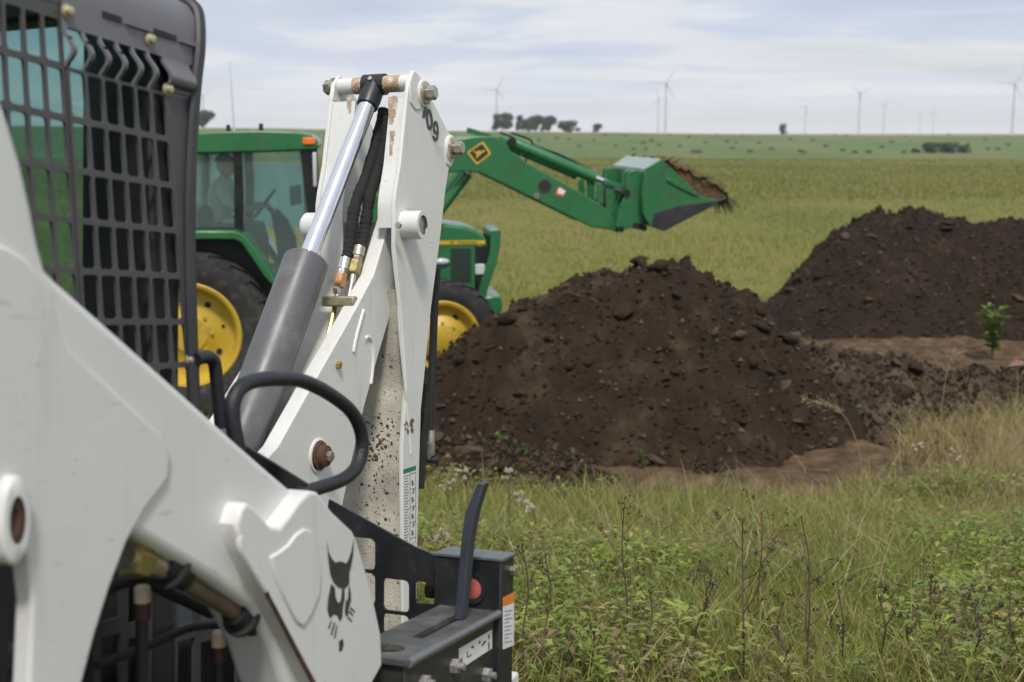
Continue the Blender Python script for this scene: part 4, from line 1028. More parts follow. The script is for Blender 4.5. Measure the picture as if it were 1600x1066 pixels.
# hydraulic cylinder and rod
VCy = 1.965
ct, cbm = P(479, 408, VCy), P(376, 690, VCy); ax = (ct - cbm).normalized()
bm = B(); add_lathe(bm, cbm - ax * .22, ax, [(0, 0), (0, .06), (.02, .068), ((ct - cbm).length + .215, .068), ((ct - cbm).length + .222, .062), ((ct - cbm).length + .222, 0)], 40); bo('cylinder_barrel', bm, CYLG)
re_ = lp(pu, 1.919, pw); ax2 = (re_ - ct).normalized()
bm = B(); add_lathe(bm, ct - ax2 * .05, ax2, [(0, .0275), ((re_ - ct).length - .0, .0275)], 32); bo('piston_rod', bm, CHROME)
bm = B(); add_lathe(bm, re_ - ax2 * .085, ax2, [(0, .0285), (0, .034), (.03, .036), (.085, .034)], 28); bo('rod_collar', bm, BLACKP)
bm = B(); add_lathe(bm, re_ + Vector((-.030, 0, .012)), Vector((-1, 0, .35)), [(0, .007), (.01, .007), (.012, 0)], 10); bo('grease_nipple', bm, STEEL)
# wrapped hoses down to the fittings
def hose(pts, v, r_, seed):
    path = smoothpath([P(x, y, v) for x, y in pts], 14); rr_ = random.Random(seed)
    rad = [r_ * (1 + .06 * math.sin(i * .55 + seed) + .05 * math.sin(i * 1.7) + rr_.uniform(-.04, .04)) for i in range(len(path))]
    bo('sleeved_hose', add_tube(B(), path, rad, 14), HOSE)
hose([(600, 172), (590, 215), (574, 270), (556, 318), (550, 350), (546, 385), (541, 408)], 1.925, .0185, 1)
hose([(607, 178), (603, 215), (592, 262), (578, 305), (573, 340), (568, 370), (562, 392)], 1.895, .018, 2)
def fit(pts, v, mats):
    for (a, b, r_, m_, hx) in mats:
        A_ = P(*a, v); B_ = P(*b, v); bm = B()
        if hx: hexprof(bm, A_, B_ - A_, r_, (B_ - A_).length)
        else: add_tube(bm, [A_, B_], r_, 16)
        bo('hose_fitting' if not hx else 'fitting_nut', bm, m_)
ZN = mat('bright_zinc', (.62, .62, .60), .3, metal=.85, var=.1, scale=40)
fit(None, 1.92, [((540, 404), (536, 421), .017, ZN, 0), ((536, 421), (534, 432), .016, ZN, 1), ((533, 430), (529, 449), .019, COPPER, 1), ((530, 447), (526, 466), .009, STEEL, 0)])
fit(None, 1.89, [((562, 386), (559, 400), .018, STEEL, 0), ((559, 400), (557, 411), .016, STEEL, 1), ((557, 409), (552, 428), .020, BRASS, 1), ((553, 426), (545, 466), .0095, STEEL, 0)])
bbead([(526, 466), (521, 490), (514, 520), (506, 545), (500, 575)], 1.925, .008, 'steel_line', BRASS)
bbead([(545, 466), (538, 490), (528, 520), (516, 560)], 1.895, .008, 'steel_line', STEEL)
bm = B(); Mx = Matrix.Translation(P(527, 471, 1.905)); add_box(bm, (-.012, -.062, -.016), (.02, .05, .016), Mx); bo('line_clamp', bm, mat('olive_zinc_clamp', (.36, .33, .22), .5, metal=.4, var=.3, scale=30), bevel=.006)
bm = B(); hexprof(bm, P(529, 466, 1.905) + Vector((-.012, 0, .014)), Vector((-.35, 0, 1)), .011, .02); bo('clamp_bolt', bm, STEEL)
# hose beside the dipper, and its fitting
hb = 1.84
bbead([(683, 420), (679, 480), (676, 560), (673, 640), (672, 676)], hb, .014, 'side_hose', RUBBER)
fit(None, hb, [((672, 672), (672, 690), .016, ZN, 0), ((672, 692), (672, 712), .0165, ZN, 1)])
bbead([(672, 712), (671, 719), (682, 719)], hb, .011, 'hose_elbow', RUBBER)
bo('guard_bar', plate_ngon(B(), [P(x, y, 1.83) for x, y in ((668, 600), (672, 640), (663, 764), (650, 764))], YV * .02), BLACKP)
bo('inner_bar', plate_ngon(B(), [P(x, y, 1.86) for x, y in ((602, 220), (612, 220), (612, 330), (602, 330))], YV * .01), BLACKP)
# decals: 109 and the load chart
def zt1(x, y): return (480 + x / 5.33, 100 + y / 5.33)
for outer_, inner_ in (([(985, 330), (1004, 336), (982, 450), (958, 442)], None),
    ([(1005, 372), (1025, 380), (1042, 420), (1048, 470), (1045, 520), (1035, 550), (1018, 552), (1002, 530), (993, 480), (991, 420)], [(1012, 412), (1023, 420), (1031, 450), (1034, 490), (1030, 516), (1020, 518), (1011, 495), (1007, 450)]),
    ([(1068, 470), (1085, 485), (1096, 530), (1098, 580), (1090, 630), (1072, 648), (1052, 632), (1044, 600), (1056, 598), (1064, 612), (1078, 610), (1084, 588), (1070, 590), (1054, 565), (1050, 520), (1056, 485)], [(1068, 505), (1078, 520), (1082, 550), (1076, 562), (1066, 550), (1062, 525)])):
    bm = B(); add_plate(bm, [P(*zt1(*q), VR - .0016) for q in outer_], YV * .001, [[P(*zt1(*q), VR - .0016) for q in inner_]] if inner_ else [])
    bo('model_number_digit', bm, CARGREY, smooth=False)
def bdecal(name, q, v, m_, th=.001): return bo(name, plate_ngon(B(), [P(x, y, v) for x, y in q], YV * th), m_, smooth=False)
bdecal('load_chart_label', [(630.4, 741), (650, 735), (650, 846), (630.8, 856)], VR - .0014, WHITEL)
bdecal('load_chart_header', [(630.4, 734), (650, 727.5), (650, 734.8), (630.4, 740.8)], VR - .0014, GREENL)
bm = B()
for k in range(24):
    y = 744 + k * 4.4; x1 = 640; plate_ngon(bm, [P(631.5, y, VR - .002), P(631.5 + 6 + 2 * (k % 3 == 0), y - 1.9, VR - .002), P(631.5 + 6 + 2 * (k % 3 == 0), y - 1.0, VR - .002), P(631.5, y + .9, VR - .002)], YV * .0004)
for y in (742, 766, 794, 818, 843): plate_ngon(bm, [P(641, y - 1.5, VR - .002), P(649.6, y - 4.2, VR - .002), P(649.6, y - 3.3, VR - .002), P(641, y - .6, VR - .002)], YV * .0004)
for x in (640.6, 649.4): plate_ngon(bm, [P(x, 738, VR - .002), P(x + .5, 738, VR - .002), P(x + .5, 846, VR - .002), P(x, 848, VR - .002)], YV * .0004)
for k in range(7): plate_ngon(bm, [P(643 + (k % 2) * 3, 752 + k * 13, VR - .002), P(645 + (k % 2) * 3, 750 + k * 13, VR - .002), P(647, 757 + k * 13, VR - .002), P(644, 760 + k * 13, VR - .002)], YV * .0004)
obj_ = bo('load_chart_lines', bm, mat('chart_ink', (.12, .13, .12), .7), smooth=False)
bm = B(); r2 = random.Random(3)
for k in range(16):
    x = 637 + r2.uniform(-5, 8); y = 655 + r2.uniform(-14, 22); s = r2.uniform(.6, 2.4)
    add_plate(bm, [P(x + s * math.cos(a) * r2.uniform(.5, 1.2), y + 2 * s * math.sin(a) * r2.uniform(.5, 1.2), VR - .0012) for a in np.linspace(0, 6, 7)], YV * .001)
bo('mud_splash', bm, mat('dried_mud', (.16, .13, .10), .9, var=.4, scale=60), smooth=False)
# mud lumps on the web
bm = B(); r2 = random.Random(9)
for k in range(150):
    x = r2.choice((r2.gauss(592, 10), r2.uniform(555, 628))); y = r2.choice((r2.gauss(690, 22), r2.uniform(650, 850))); p = onprof(x, y, .020); s = r2.uniform(.0015, .0048)
    if not (VR + .02 < p.y + 1.9 < VL - .02): continue
    bmesh.ops.create_icosphere(bm, subdivisions=1, radius=s, matrix=Matrix.Translation(p) @ Matrix.Diagonal((.5, r2.uniform(.8, 2), r2.uniform(.8, 1.6), 1)))
bo('mud_lumps', bm, mat('brown_mud', (.085, .055, .03), .9, var=.4, scale=60))['kind'] = 'stuff'
# pedestal and stabiliser legs reaching the ground
def bl(name, u0, u1_, v0, v1, w0, w1, m_, bev): return bo(name, add_box(B(), (u0 - 1, v0 - 1.9, w0 + 1.45), (u1_ - 1, v1 - 1.9, w1 + 1.45)), m_, bevel=bev)
bl('pedestal', 3.45, 3.95, 1.72, 2.10, -1.40, -1.02, BLACKP, .02)
bl('mount_frame', 2.78, 3.5, 1.70, 2.12, -1.30, -1.10, BLACKP, .02)
for v_ in (1.45, 2.35):
    bl('stabiliser_leg', 3.55, 3.65, v_ - .05, v_ + .05, -1.42, -1.10, WHITE, .01); bl('stabiliser_pad', 3.48, 3.72, v_ - .11, v_ + .11, -1.46, -1.42, BLACKP, .01)
bl('outrigger_beam', 3.56, 3.64, 1.45, 2.35, -1.20, -1.12, WHITE, .01)
# ------------------------------------------------------------------ green tractor with front loader
YAW = R(7)
TF = Vector((math.cos(YAW), math.sin(YAW), 0)); TLv = Vector((-math.sin(YAW), math.cos(YAW), 0))
d = ray(297, 520); hubw = EYE + d * ((.9 - EYE.z) / d.z)
TO = Vector((hubw.x, hubw.y, 0)) + TLv * .80
TR = Frame(TO, TF, TLv)
tz = TO.z
tr = empty('farm_tractor', TO, TR.euler())
setp(tr, 'green farm tractor with yellow wheels, its front loader bucket raised', 'tractor')
def T(x, y, v): return TR.v(x, y, v)
def tpl(name, pts, v0, v1, m_, par=None, bevel=0.0, seg=2): return obj(name, plate_ngon(B(), [T(x, y, v0) for x, y in pts], YV * (v1 - v0)), m_, par or tr, bevel=bevel, seg=seg)
def tside(name, pts, vref, v0, v1, m_, par=None, bevel=0.0, seg=2):
    """outline read on plane vref, built between v0 and v1"""
    return obj(name, plate_ngon(B(), [Vector((T(x, y, vref).x, v0, T(x, y, vref).z)) for x, y in pts], YV * (v1 - v0)), m_, par or tr, bevel=bevel, seg=seg)
# wheels
def tractor_wheel(c, ro, wd, ri, lugs, lugh, side, front):
    bm = B(); s = side
    pr = [(-wd * .42, ri), (-wd * .40, ri + .02), (wd * .30, ri - .03), (wd * .42, ri + .035), (wd * .44, ri + .02), (wd * .42, ri - .01), (wd * .34, ri - .035), (wd * .10 if not front else wd * .16, ri - .06), (wd * .06 if not front else wd * .14, ri * .72), (wd * .14 if not front else wd * .26, ri * .55), (wd * .16 if not front else wd * .40, ri * .40), (wd * .2 if not front else wd * .42, ri * .36), (wd * .2 if not front else wd * .44, 0)]
    add_lathe(bm, (0, 0, 0), (0, s, 0), pr, 48)
    wl_ = obj('wheel', bm, YELLOW, tr, loc=c)
    obj('tyre', tyre_bm(ro, wd, ri + .01, lugs, lugh, 56), TYRE, wl_)
    for k in range(8):
        a = 2 * PI * k / 8 + .2; rr_ = ri * .68
        bm = B(); add_lathe(bm, (rr_ * math.cos(a), s * (wd * .075 if not front else wd * .165), rr_ * math.sin(a)), (0, s, 0), [(-.02, .034 if k % 2 else .018), (.012, .034 if k % 2 else .018), (.012, 0)], 12)
        obj('wheel_hole', bm, mat('wheel_hole_black', (.012, .011, .01), .8), wl_)
    for k in range(8):
        a = 2 * PI * k / 8; rr_ = ri * .45
        bm = B(); hexprof(bm, (rr_ * math.cos(a), s * (wd * .15 if not front else wd * .36), rr_ * math.sin(a)), (0, s, 0), .02, .03); obj('wheel_nut', bm, YELLOW, wl_)
    return wl_
WB = 2.58
tractor_wheel((0, -.80, .9), .90, .47, .53, 22, .055, -1, False)
tractor_wheel((0, .95, .9), .90, .47, .53, 22, .055, 1, False)
fw = T(690, 526, -.78)
tractor_wheel((fw.x, -.78, fw.z), .64, .38, .385, 18, .045, -1, True)
tractor_wheel((fw.x, .88, fw.z), .64, .38, .385, 18, .045, 1, True)
bm = B(); add_tube(bm, [(0, -.7, .9), (0, .9, .9)], .13, 14); obj('rear_axle', bm, DGREEN, tr)
bm = B(); add_tube(bm, [(fw.x, -.7, fw.z), (fw.x, .8, fw.z)], .09, 12); obj('front_axle', bm, DGREEN, tr)
bm = B(); add_box(bm, (-.45, -.28, .62), (fw.x + .35, .30, 1.12)); obj('chassis', bm, DARKINT, tr, bevel=.04)
# cab
cy0, cy1 = -.72, .78
roofp = [(278, 216), (290, 210), (335, 206), (400, 204), (462, 206), (486, 211), (496, 219), (498, 230), (494, 234), (420, 237), (300, 240), (276, 240)]
tside('cab_roof', roofp, cy0 - .04, cy0 - .04, cy1 + .04, GREEN, bevel=.035, seg=4)
bm = B(); add_box(bm, (T(473, 220, cy0).x, cy0 - .062, T(473, 226, cy0).z), (T(493, 220, cy0).x, cy0 - .03, T(473, 215, cy0).z)); obj('turn_lamp', bm, ORANGE, tr, bevel=.01)
BLK = mat('cab_frame_black', (.012, .013, .014), .35, var=.2)
def pillar(pts, v0=cy0): 
    tside('cab_pillar', pts, v0, v0, v0 + .07, BLK, bevel=.01)
    tside('cab_pillar', pts, v0, cy1 - .07, cy1, BLK, bevel=.01)
pillar([(364, 236), (378, 236), (380, 300), (379, 372), (366, 372), (366, 300)])
pillar([(468, 233), (490, 232), (493, 300), (497, 370), (497, 440), (484, 440), (480, 330)])
pillar([(294, 239), (304, 239), (303, 364), (288, 364), (290, 300)])
tside('door_top_rail', [(300, 236), (470, 231), (470, 236), (300, 242)], cy0, cy0 - .005, cy0 + .06, BLK)
tside('window_rail', [(290, 356), (380, 356), (380, 366), (290, 366)], cy0, cy0 - .005, cy0 + .06, BLK)
tside('side_window', [(304, 241), (364, 238), (366, 356), (303, 356)], cy0, cy0 + .03, cy0 + .036, CLEAR)
tside('door_glass', [(378, 237), (468, 235), (480, 330), (484, 440), (440, 448), (380, 366)], cy0, cy0 + .03, cy0 + .036, CLEAR)
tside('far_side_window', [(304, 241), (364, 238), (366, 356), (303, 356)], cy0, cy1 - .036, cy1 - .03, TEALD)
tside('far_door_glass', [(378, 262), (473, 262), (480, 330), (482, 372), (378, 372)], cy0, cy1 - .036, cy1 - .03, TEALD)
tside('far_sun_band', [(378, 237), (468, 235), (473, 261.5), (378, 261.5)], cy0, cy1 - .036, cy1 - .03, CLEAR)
bm = B(); add_box(bm, (T(470, 300, cy0).x + .02, cy0 + .08, 1.6), (T(470, 300, cy0).x + .03, cy1 - .08, T(470, 238, cy0).z)); obj('windscreen', bm, CLEAR, tr)
bm = B(); add_box(bm, (T(296, 300, cy0).x, cy0 + .08, T(300, 356, cy0).z), (T(296, 300, cy0).x + .01, cy1 - .08, T(300, 240, cy0).z)); obj('rear_window', bm, CLEAR, tr)
tside('cab_lower_side', [(300, 366), (382, 366), (440, 448), (484, 440), (497, 440), (497, 500), (380, 500), (300, 420)], cy0, cy0 + .10, cy0 + .14, mat('dark_olive_panel', (.022, .028, .02), .5, var=.3))
tside('cab_floor', [(300, 420), (497, 440), (497, 462), (300, 462)], cy0, cy0 + .12, cy1 - .1, DARKINT)
# fender over the rear wheel
fo = [(262, 380), (276, 364), (300, 361), (368, 361), (382, 368), (400, 390), (418, 418), (436, 446), (431, 452), (412, 430), (394, 403), (378, 380), (366, 374), (300, 374), (280, 376), (266, 392)]
tside('fender', fo, -.95, -.98, -.56, GREEN, bevel=.015, seg=3)
tside('fender', fo, -.95, .62, 1.04, GREEN, bevel=.015, seg=3)
tside('wheel_arch', [(300, 372), (366, 374), (380, 384), (412, 432), (412, 500), (300, 500)], -.95, -.55, -.50, DARKINT)
# mirror
bm = B(); add_tube(bm, [T(486, 250, cy0), T(492, 248, cy0 - .18)], .012, 6); mr_ = obj('mirror_arm', bm, BLK, tr)
c_ = T(492, 262, cy0 - .18); bm = B(); add_box(bm, (c_.x - .02, c_.y - .09, c_.z - .2), (c_.x + .02, c_.y + .09, c_.z + .16)); obj('mirror', bm, LENS, mr_, bevel=.015)
# hood
hp = [(505, 352), (640, 347), (692, 350), (728, 354), (744, 360), (760, 372), (761, 400), (759, 445), (742, 462), (505, 470)]
tside('hood', hp, -.40, -.40, .44, GREEN, bevel=.035, seg=4)
tside('hood_stripe', [(640, 377), (758, 375.5), (758, 381.5), (640, 383)], -.402, -.408, -.402, STRIPE)
bm = B()
for k in range(11):
    x = 703 + k * 3.9
    if k == 2: continue
    plate_ngon(bm, [T(x, 377.4, -.4085), T(x + 2.4, 377.3, -.4085), T(x + 2.4, 380.9, -.4085), T(x, 381, -.4085)], YV * .001)
obj('stripe_lettering', bm, mat('stripe_ink', (.10, .07, .01), .5), tr, smooth=False)['kind'] = 'stuff'
tside('side_grille', [(704, 388), (736, 388), (736, 440), (704, 440)], -.402, -.409, -.402, mat('dark_green_mesh', (.012, .03, .016), .6, var=.4, scale=60))
tside('nose_grille', [(742, 383), (762, 383), (761, 444), (748, 456), (742, 456)], -.402, -.410, .45, BLK, bevel=.01)
bm = B(); c_ = T(750, 421, -.412); add_box(bm, (c_.x - .055, c_.y - .012, c_.z - .06), (c_.x + .055, c_.y + .01, c_.z + .06)); obj('headlamp', bm, LENS, tr, bevel=.01)
bm = B(); bmesh.ops.create_uvsphere(bm, u_segments=16, v_segments=10, radius=.07, matrix=Matrix.Translation(T(690, 409, -.41)) @ Matrix.Diagonal((1.3, .5, .55, 1))); obj('air_intake', bm, LENS, tr)
bm = B(); add_tube(bm, [T(560, 352, 0.0) , T(560, 215, 0.0)], .05, 12); obj('exhaust_pipe', bm, BLK, tr)
# front frame, guard and weight
tside('front_guard', [(744, 470), (752, 440), (766, 395), (768, 362), (773, 359), (783, 360), (782, 384), (776, 412), (764, 446), (758, 470)], -.46, -.46, -.38, GREEN, bevel=.01)
tside('front_guard', [(744, 470), (752, 440), (766, 395), (768, 362), (773, 359), (783, 360), (782, 384), (776, 412), (764, 446), (758, 470)], -.46, .40, .48, GREEN, bevel=.01)
tside('guard_bar', [(767, 362), (783, 360), (782, 372), (768, 374)], -.46, -.38, .40, GREEN, bevel=.01)
tside('front_weight', [(758, 464), (784, 464), (786, 482), (780, 500), (740, 510), (736, 480)], -.50, -.46, .48, GREEN, bevel=.02)
# loader mast and arms
av0, av1 = -.62, -.50
armT = [(560, 345), (575, 322), (600, 290), (640, 250), (685, 228), (712, 218), (741, 213), (770, 213), (791, 218), (795, 234), (831, 259), (862, 276), (896, 295), (937, 319), (952, 330), (968, 352), (967, 364), (952, 359), (924, 355), (877, 332), (840, 314), (802, 295), (752, 271), (728, 268), (700, 270), (672, 290), (640, 318), (600, 352), (580, 360), (565, 356)]
la = tside('loader_arm', armT, av0, av0, av1, GREEN, bevel=.012)
tside('loader_arm', armT, av0, -av1 + .04, -av0 + .04, GREEN, bevel=.012)
tside('loader_mast', [(548, 470), (552, 340), (568, 320), (590, 325), (600, 350), (596, 470)], -.50, -.48, -.40, GREEN, bevel=.01)
tside('loader_mast', [(548, 470), (552, 340), (568, 320), (590, 325), (600, 350), (596, 470)], -.50, .44, .52, GREEN, bevel=.01)
for vv in (-.46, .50):
    a, b = T(596, 452, -.5), T(742, 258, -.5); a.y = b.y = vv
    bm = B(); add_tube(bm, [a, a.lerp(b, .93)], .055, 14); lc_ = obj('lift_cylinder', bm, GREEN, tr); bm = B(); add_tube(bm, [a.lerp(b, .93), b], .03, 12); obj('piston_rod', bm, CHROME, lc_)
    # bucket cylinders above the arm
    a, b = T(800, 222, av0), T(931, 278, av0); c2 = T(951, 286, av0)
    o_ = vv - .09 if vv < 0 else vv + .09
    a.y = b.y = c2.y = -.56 if vv < 0 else .60
    bm = B(); add_lathe(bm, a, b - a, [(0, 0), (0, .058), (.02, .066), ((b - a).length - .03, .066), ((b - a).length - .03, .072), ((b - a).length, .072), ((b - a).length, 0)], 18); bc_ = obj('bucket_cylinder', bm, GREEN, tr)
    bm = B(); add_tube(bm, [b, c2], .032, 12); obj('piston_rod', bm, CHROME, bc_)
    bm = B(); add_tube(bm, smoothpath([a + Vector((0, 0, .10)), a.lerp(b, .22) + Vector((0, 0, .11)), a.lerp(b, .28) + Vector((0, 0, .07)), a.lerp(b, .6) + Vector((0, 0, .085)), b + Vector((-.03, 0, .075))]), .012, 6); obj('hydraulic_line', bm, BLK, bc_)
    bm = B(); add_lathe(bm, a - YV * .07, YV, [(0, 0), (0, .05), (.14, .05), (.14, 0)], 14); obj('cylinder_pin', bm, BLK, bc_)
for (x, y) in ((802, 239), (810, 243), (822, 247)):
    a = T(x, y, -.56); bm = B(); add_tube(bm, [a + Vector((0, 0, .06)), a - Vector((0, 0, .08))], .01, 6); obj('hose_stub', bm, BLK, la)
a = T(735, 203, .1); b = T(772, 214, .1); a.y = b.y = .58; bm = B(); add_box(bm, (0, -.03, -.03), ((b - a).length, .03, .03), Matrix.Translation(a) @ Vector((1, 0, 0)).rotation_difference(b - a).to_matrix().to_4x4()); obj('level_link', bm, GREEN, tr)
bm = B(); add_tube(bm, [T(851, 291, av0) - YV * .006, T(851, 291, av0) + YV * 1.2], .062, 20, cap=False); add_lathe(bm, T(851, 291, av0) - YV * .008, YV, [(0, .075), (0, .060)], 20); ctb = obj('cross_tube', bm, mat('tube_inside_brown', (.05, .035, .028), .7, var=.3), tr)
bm = B(); add_lathe(bm, T(851, 291, av0) - YV * .009, YV, [(.002, .06), (.002, 0)], 20); obj('tube_bore', bm, DARKINT, ctb)
bm = B(); add_lathe(bm, T(838, 306, av0), -YV, [(0, .03), (.015, .03), (.015, .012)], 12); obj('arm_pin', bm, STEEL, la)
# loader emblem: leaping deer in a yellow bordered lozenge, flat print
def z4(x, y): return (690 + x / 5.333, 190 + y / 5.333)
def tdec(name, pts, v, m_): return obj(name, add_plate(B(), [T(*z4(*q), v) for q in pts], YV * .002), m_, la, smooth=False)
ec = Vector((312, 262, 0))
def sq(f): return [(312 + (x - 312) * f, 262 + (y - 262) * f) for x, y in ((214, 262), (222, 248), (335, 170), (352, 172), (408, 258), (404, 276), (302, 356), (286, 354))]
tdec('emblem_border', sq(1.0), av0 - .003, STRIPE); tdec('emblem_field', sq(.80), av0 - .0045, INK)
tdec('leaping_deer', [(262, 248), (280, 244), (292, 258), (310, 236), (326, 250), (352, 236), (366, 246), (344, 258), (330, 270), (314, 280), (306, 296), (290, 306), (286, 292), (296, 276), (284, 266)], av0 - .006, STRIPE)
tdec('safety_sticker', [(960, 556), (985, 540), (1042, 580), (1012, 632), (948, 612)], av0 - .003, mat('sticker_red', (.5, .08, .05), .5)); tdec('safety_sticker_face', [(972, 562), (990, 552), (1034, 580), (1014, 612), (966, 598)], av0 - .0045, WHITEL)
# bucket: carrier, links, side plates, back and floor
bv0, bv1 = -.90, .90
sp_ = [(1008, 264), (1014, 261), (1033, 248), (1042, 257), (1062, 276), (1096, 307), (1116, 312), (1135, 310), (1100, 329), (1066, 346), (1037, 361), (1016, 354), (1005, 334), (1003, 300)]
sp3 = [T(x, y, bv0) for x, y in sp_]
bk = obj('bucket_side_plate', plate_ngon(B(), sp3, YV * .03), GREEN, tr, bevel=.006)
obj('bucket_side_plate', plate_ngon(B(), [Vector((p.x, bv1, p.z)) for p in sp3], YV * -.03), GREEN, tr, bevel=.006)
def shell(name, ids, m_, th=.02, v0=bv0 + .03, v1=bv1 - .03):
    bm = B(); pts = [sp3[i] for i in ids]; c_ = sum(sp3, Vector()) / len(sp3)
    A = []
    for p in pts:
        q = p + (c_ - p).normalized() * th
        A.append([bm.verts.new((p.x, v0, p.z)), bm.verts.new((p.x, v1, p.z)), bm.verts.new((q.x, v1, q.z)), bm.verts.new((q.x, v0, q.z))])
    for a, b in zip(A, A[1:]):
        for i in range(4): bm.faces.new((a[i], a[(i + 1) % 4], b[(i + 1) % 4], b[i]))
    bm.faces.new(A[0]); bm.faces.new(A[-1][::-1]); return obj(name, bm, m_, tr)
shell('bucket_top', [2, 1, 0], mat('sky_sheen_green', (.05, .17, .10), .18, var=.1, coat=.5)); shell('bucket_back', [0, 13, 12, 11], GREEN); shell('bucket_floor', [11, 10, 9, 8, 7], WORN, .025)  # bucket top: paler green than the rest, sky sheen put into its colour
tside('bucket_wear_strip', [(1022, 334), (1060, 322), (1092, 318), (1118, 314), (1135, 310), (1100, 329.5), (1066, 346.5), (1037, 361.5), (1018, 355)], bv0, bv0 - .012, bv0, WORN)
tside('side_stiffener', [(1040, 282), (1046, 279), (1070, 290), (1092, 304), (1086, 306), (1064, 295)], bv0, bv0 - .02, bv0, GREEN, bevel=.004)
for vv in (-.72, -.48, .52, .76):
    tside('carrier_plate', [(978, 270), (986, 266), (1003, 268), (1003, 345), (990, 354), (968, 358), (958, 352), (966, 320), (976, 300)], av0, vv - .015, vv + .015, GREEN, bevel=.004)
for vv in (-.56, .60):
    tside('tilt_link', [(933, 288), (943, 284), (945, 318), (934, 319)], av0, vv - .02, vv + .02, GREEN, bevel=.004)
    tside('tilt_link', [(947, 286), (961, 288), (960, 332), (948, 338)], av0, vv - .02, vv + .02, GREEN, bevel=.004)
    tside('tilt_link', [(944, 280), (980, 290), (980, 297), (944, 288)], av0, vv - .045, vv + .045, GREEN, bevel=.004)
for (x, y) in ((967, 357), (990, 352), (1002, 355), (976, 300)):
    bm = B(); a = T(x, y, av0); add_tube(bm, [Vector((a.x, -.76, a.z)), Vector((a.x, .8, a.z))], .035, 12); obj('carrier_pin', bm, BLK, tr)
# whip aerials on the roof
for (x, y0, x2, y2) in ((366, 196, 359, 96),):
    bm = B(); a = T(x, 206, 0); add_tube(bm, [a, T(x2, y2, 0)], [.012, .004], 6); obj('whip_aerial', bm, LENS, tr)
for (x, y) in ((357, 205), (408, 203)):
    bm = B(); a = T(x, y, .1); add_lathe(bm, a - Vector((0, 0, .05)), (0, 0, 1), [(0, .03), (.12, .022), (.12, 0)], 10); obj('roof_stud', bm, BLK, tr)
# cab inside
vs0 = .03
tside('driver_seat', [(305, 330), (318, 318), (330, 330), (334, 350), (372, 352), (372, 366), (310, 366)], vs0 - .25, vs0 - .25, vs0 + .25, DARKINT, bevel=.03)
tside('console', [(424, 330), (432, 326), (450, 345), (462, 372), (470, 440), (440, 440), (432, 372)], vs0, vs0 - .18, vs0 + .18, DARKINT, bevel=.02)
tside('side_console', [(382, 346), (412, 346), (420, 372), (420, 430), (388, 430), (380, 372)], vs0 - .3, vs0 - .42, vs0 - .25, DARKINT, bevel=.02)
cc = T(414, 318, vs0); axs = (T(430, 296, vs0) - T(414, 318, vs0)).normalized(); nrm = Vector((-axs.z, 0, axs.x))
ring = [cc + axs * .19 * math.cos(a) + YV * .19 * math.sin(a) for a in np.linspace(0, 2 * PI, 28, endpoint=False)]
bm = B(); add_tube(bm, ring, .016, 8, closed=True)
for a in (0, 2.1, 4.2): add_tube(bm, [cc, cc + axs * .19 * math.cos(a) + YV * .19 * math.sin(a)], .01, 6)
swh = obj('steering_wheel', bm, BLK, tr)
bm = B(); add_tube(bm, [cc, T(440, 345, vs0)], .03, 10); obj('steering_column', bm, BLK, swh)
tside('control_display', [(452, 292), (470, 288), (472, 318), (454, 322)], vs0 + .25, vs0 + .2, vs0 + .3, mat('display_olive', (.10, .13, .09), .5), bevel=.01)

# driver
dv = empty('person', TR.world(T(344, 352, vs0)), TR.euler()); setp(dv, 'person in pale shirt and dark cap seated at the tractor wheel', 'person')
doff = T(344, 352, vs0)
def skin_body(name, chain, m_, parent, offs):
    """chain: list of (name, point, radius, parent index)"""
    me = bpy.data.meshes.new(name); me.from_pydata([tuple(c[0] - offs) for c in chain], [(i, c[2]) for i, c in enumerate(chain) if c[2] is not None], [])
    o = bpy.data.objects.new(name, me); C.objects.link(o); o.parent = parent
    o.modifiers.new('skin', 'SKIN'); s_ = o.modifiers.new('sub', 'SUBSURF'); s_.levels = 2; s_.render_levels = 2
    for i, c in enumerate(chain):
        rr_ = c[1]; o.data.skin_vertices[0].data[i].radius = (rr_, rr_) if not isinstance(rr_, tuple) else rr_
    o.data.skin_vertices[0].data[0].use_root = True; o.modifiers['skin'].use_smooth_shade = True
    dg = bpy.context.evaluated_depsgraph_get(); me2 = bpy.data.meshes.new_from_object(o.evaluated_get(dg))
    o.modifiers.clear(); o.data = me2; o.data.materials.clear(); o.data.materials.append(m_); o.data.name = name
    return o
def tv(x, y, dv_=0.0): p = T(x, y, vs0); return Vector((p.x, vs0 + dv_, p.z))
body = [(tv(342, 350), .15, None), (tv(342, 325), .15, 0), (tv(346, 300), .17, 1), (tv(351, 284), .13, 2), (tv(354, 273), .055, 3),
        (tv(350, 288, -.2), .085, 3), (tv(356, 314, -.26), .062, 5), (tv(380, 329, -.24), .048, 6), (tv(406, 321, -.17), .034, 7),
        (tv(350, 288, .2), .085, 3), (tv(356, 314, .26), .062, 9), (tv(380, 329, .24), .048, 10), (tv(406, 321, .17), .034, 11),
        (tv(348, 352, -.1), .11, 0), (tv(394, 350, -.13), .08, 13), (tv(402, 392, -.13), .055, 14), (tv(412, 416, -.13), .05, 15),
        (tv(348, 352, .1), .11, 0), (tv(394, 350, .13), .08, 17), (tv(402, 392, .13), .055, 18), (tv(412, 416, .13), .05, 19)]
bd = skin_body('body', body, SHIRT, dv, doff)
bd.data.materials.append(DENIM); bd.data.materials.append(SKIN)
zt = (tv(342, 346) - doff).z
for p in bd.data.polygons:
    if p.center.z < zt: p.material_index = 1
    elif p.center.x > (tv(386, 320) - doff).x: p.material_index = 2
hd = tv(352, 259) - doff
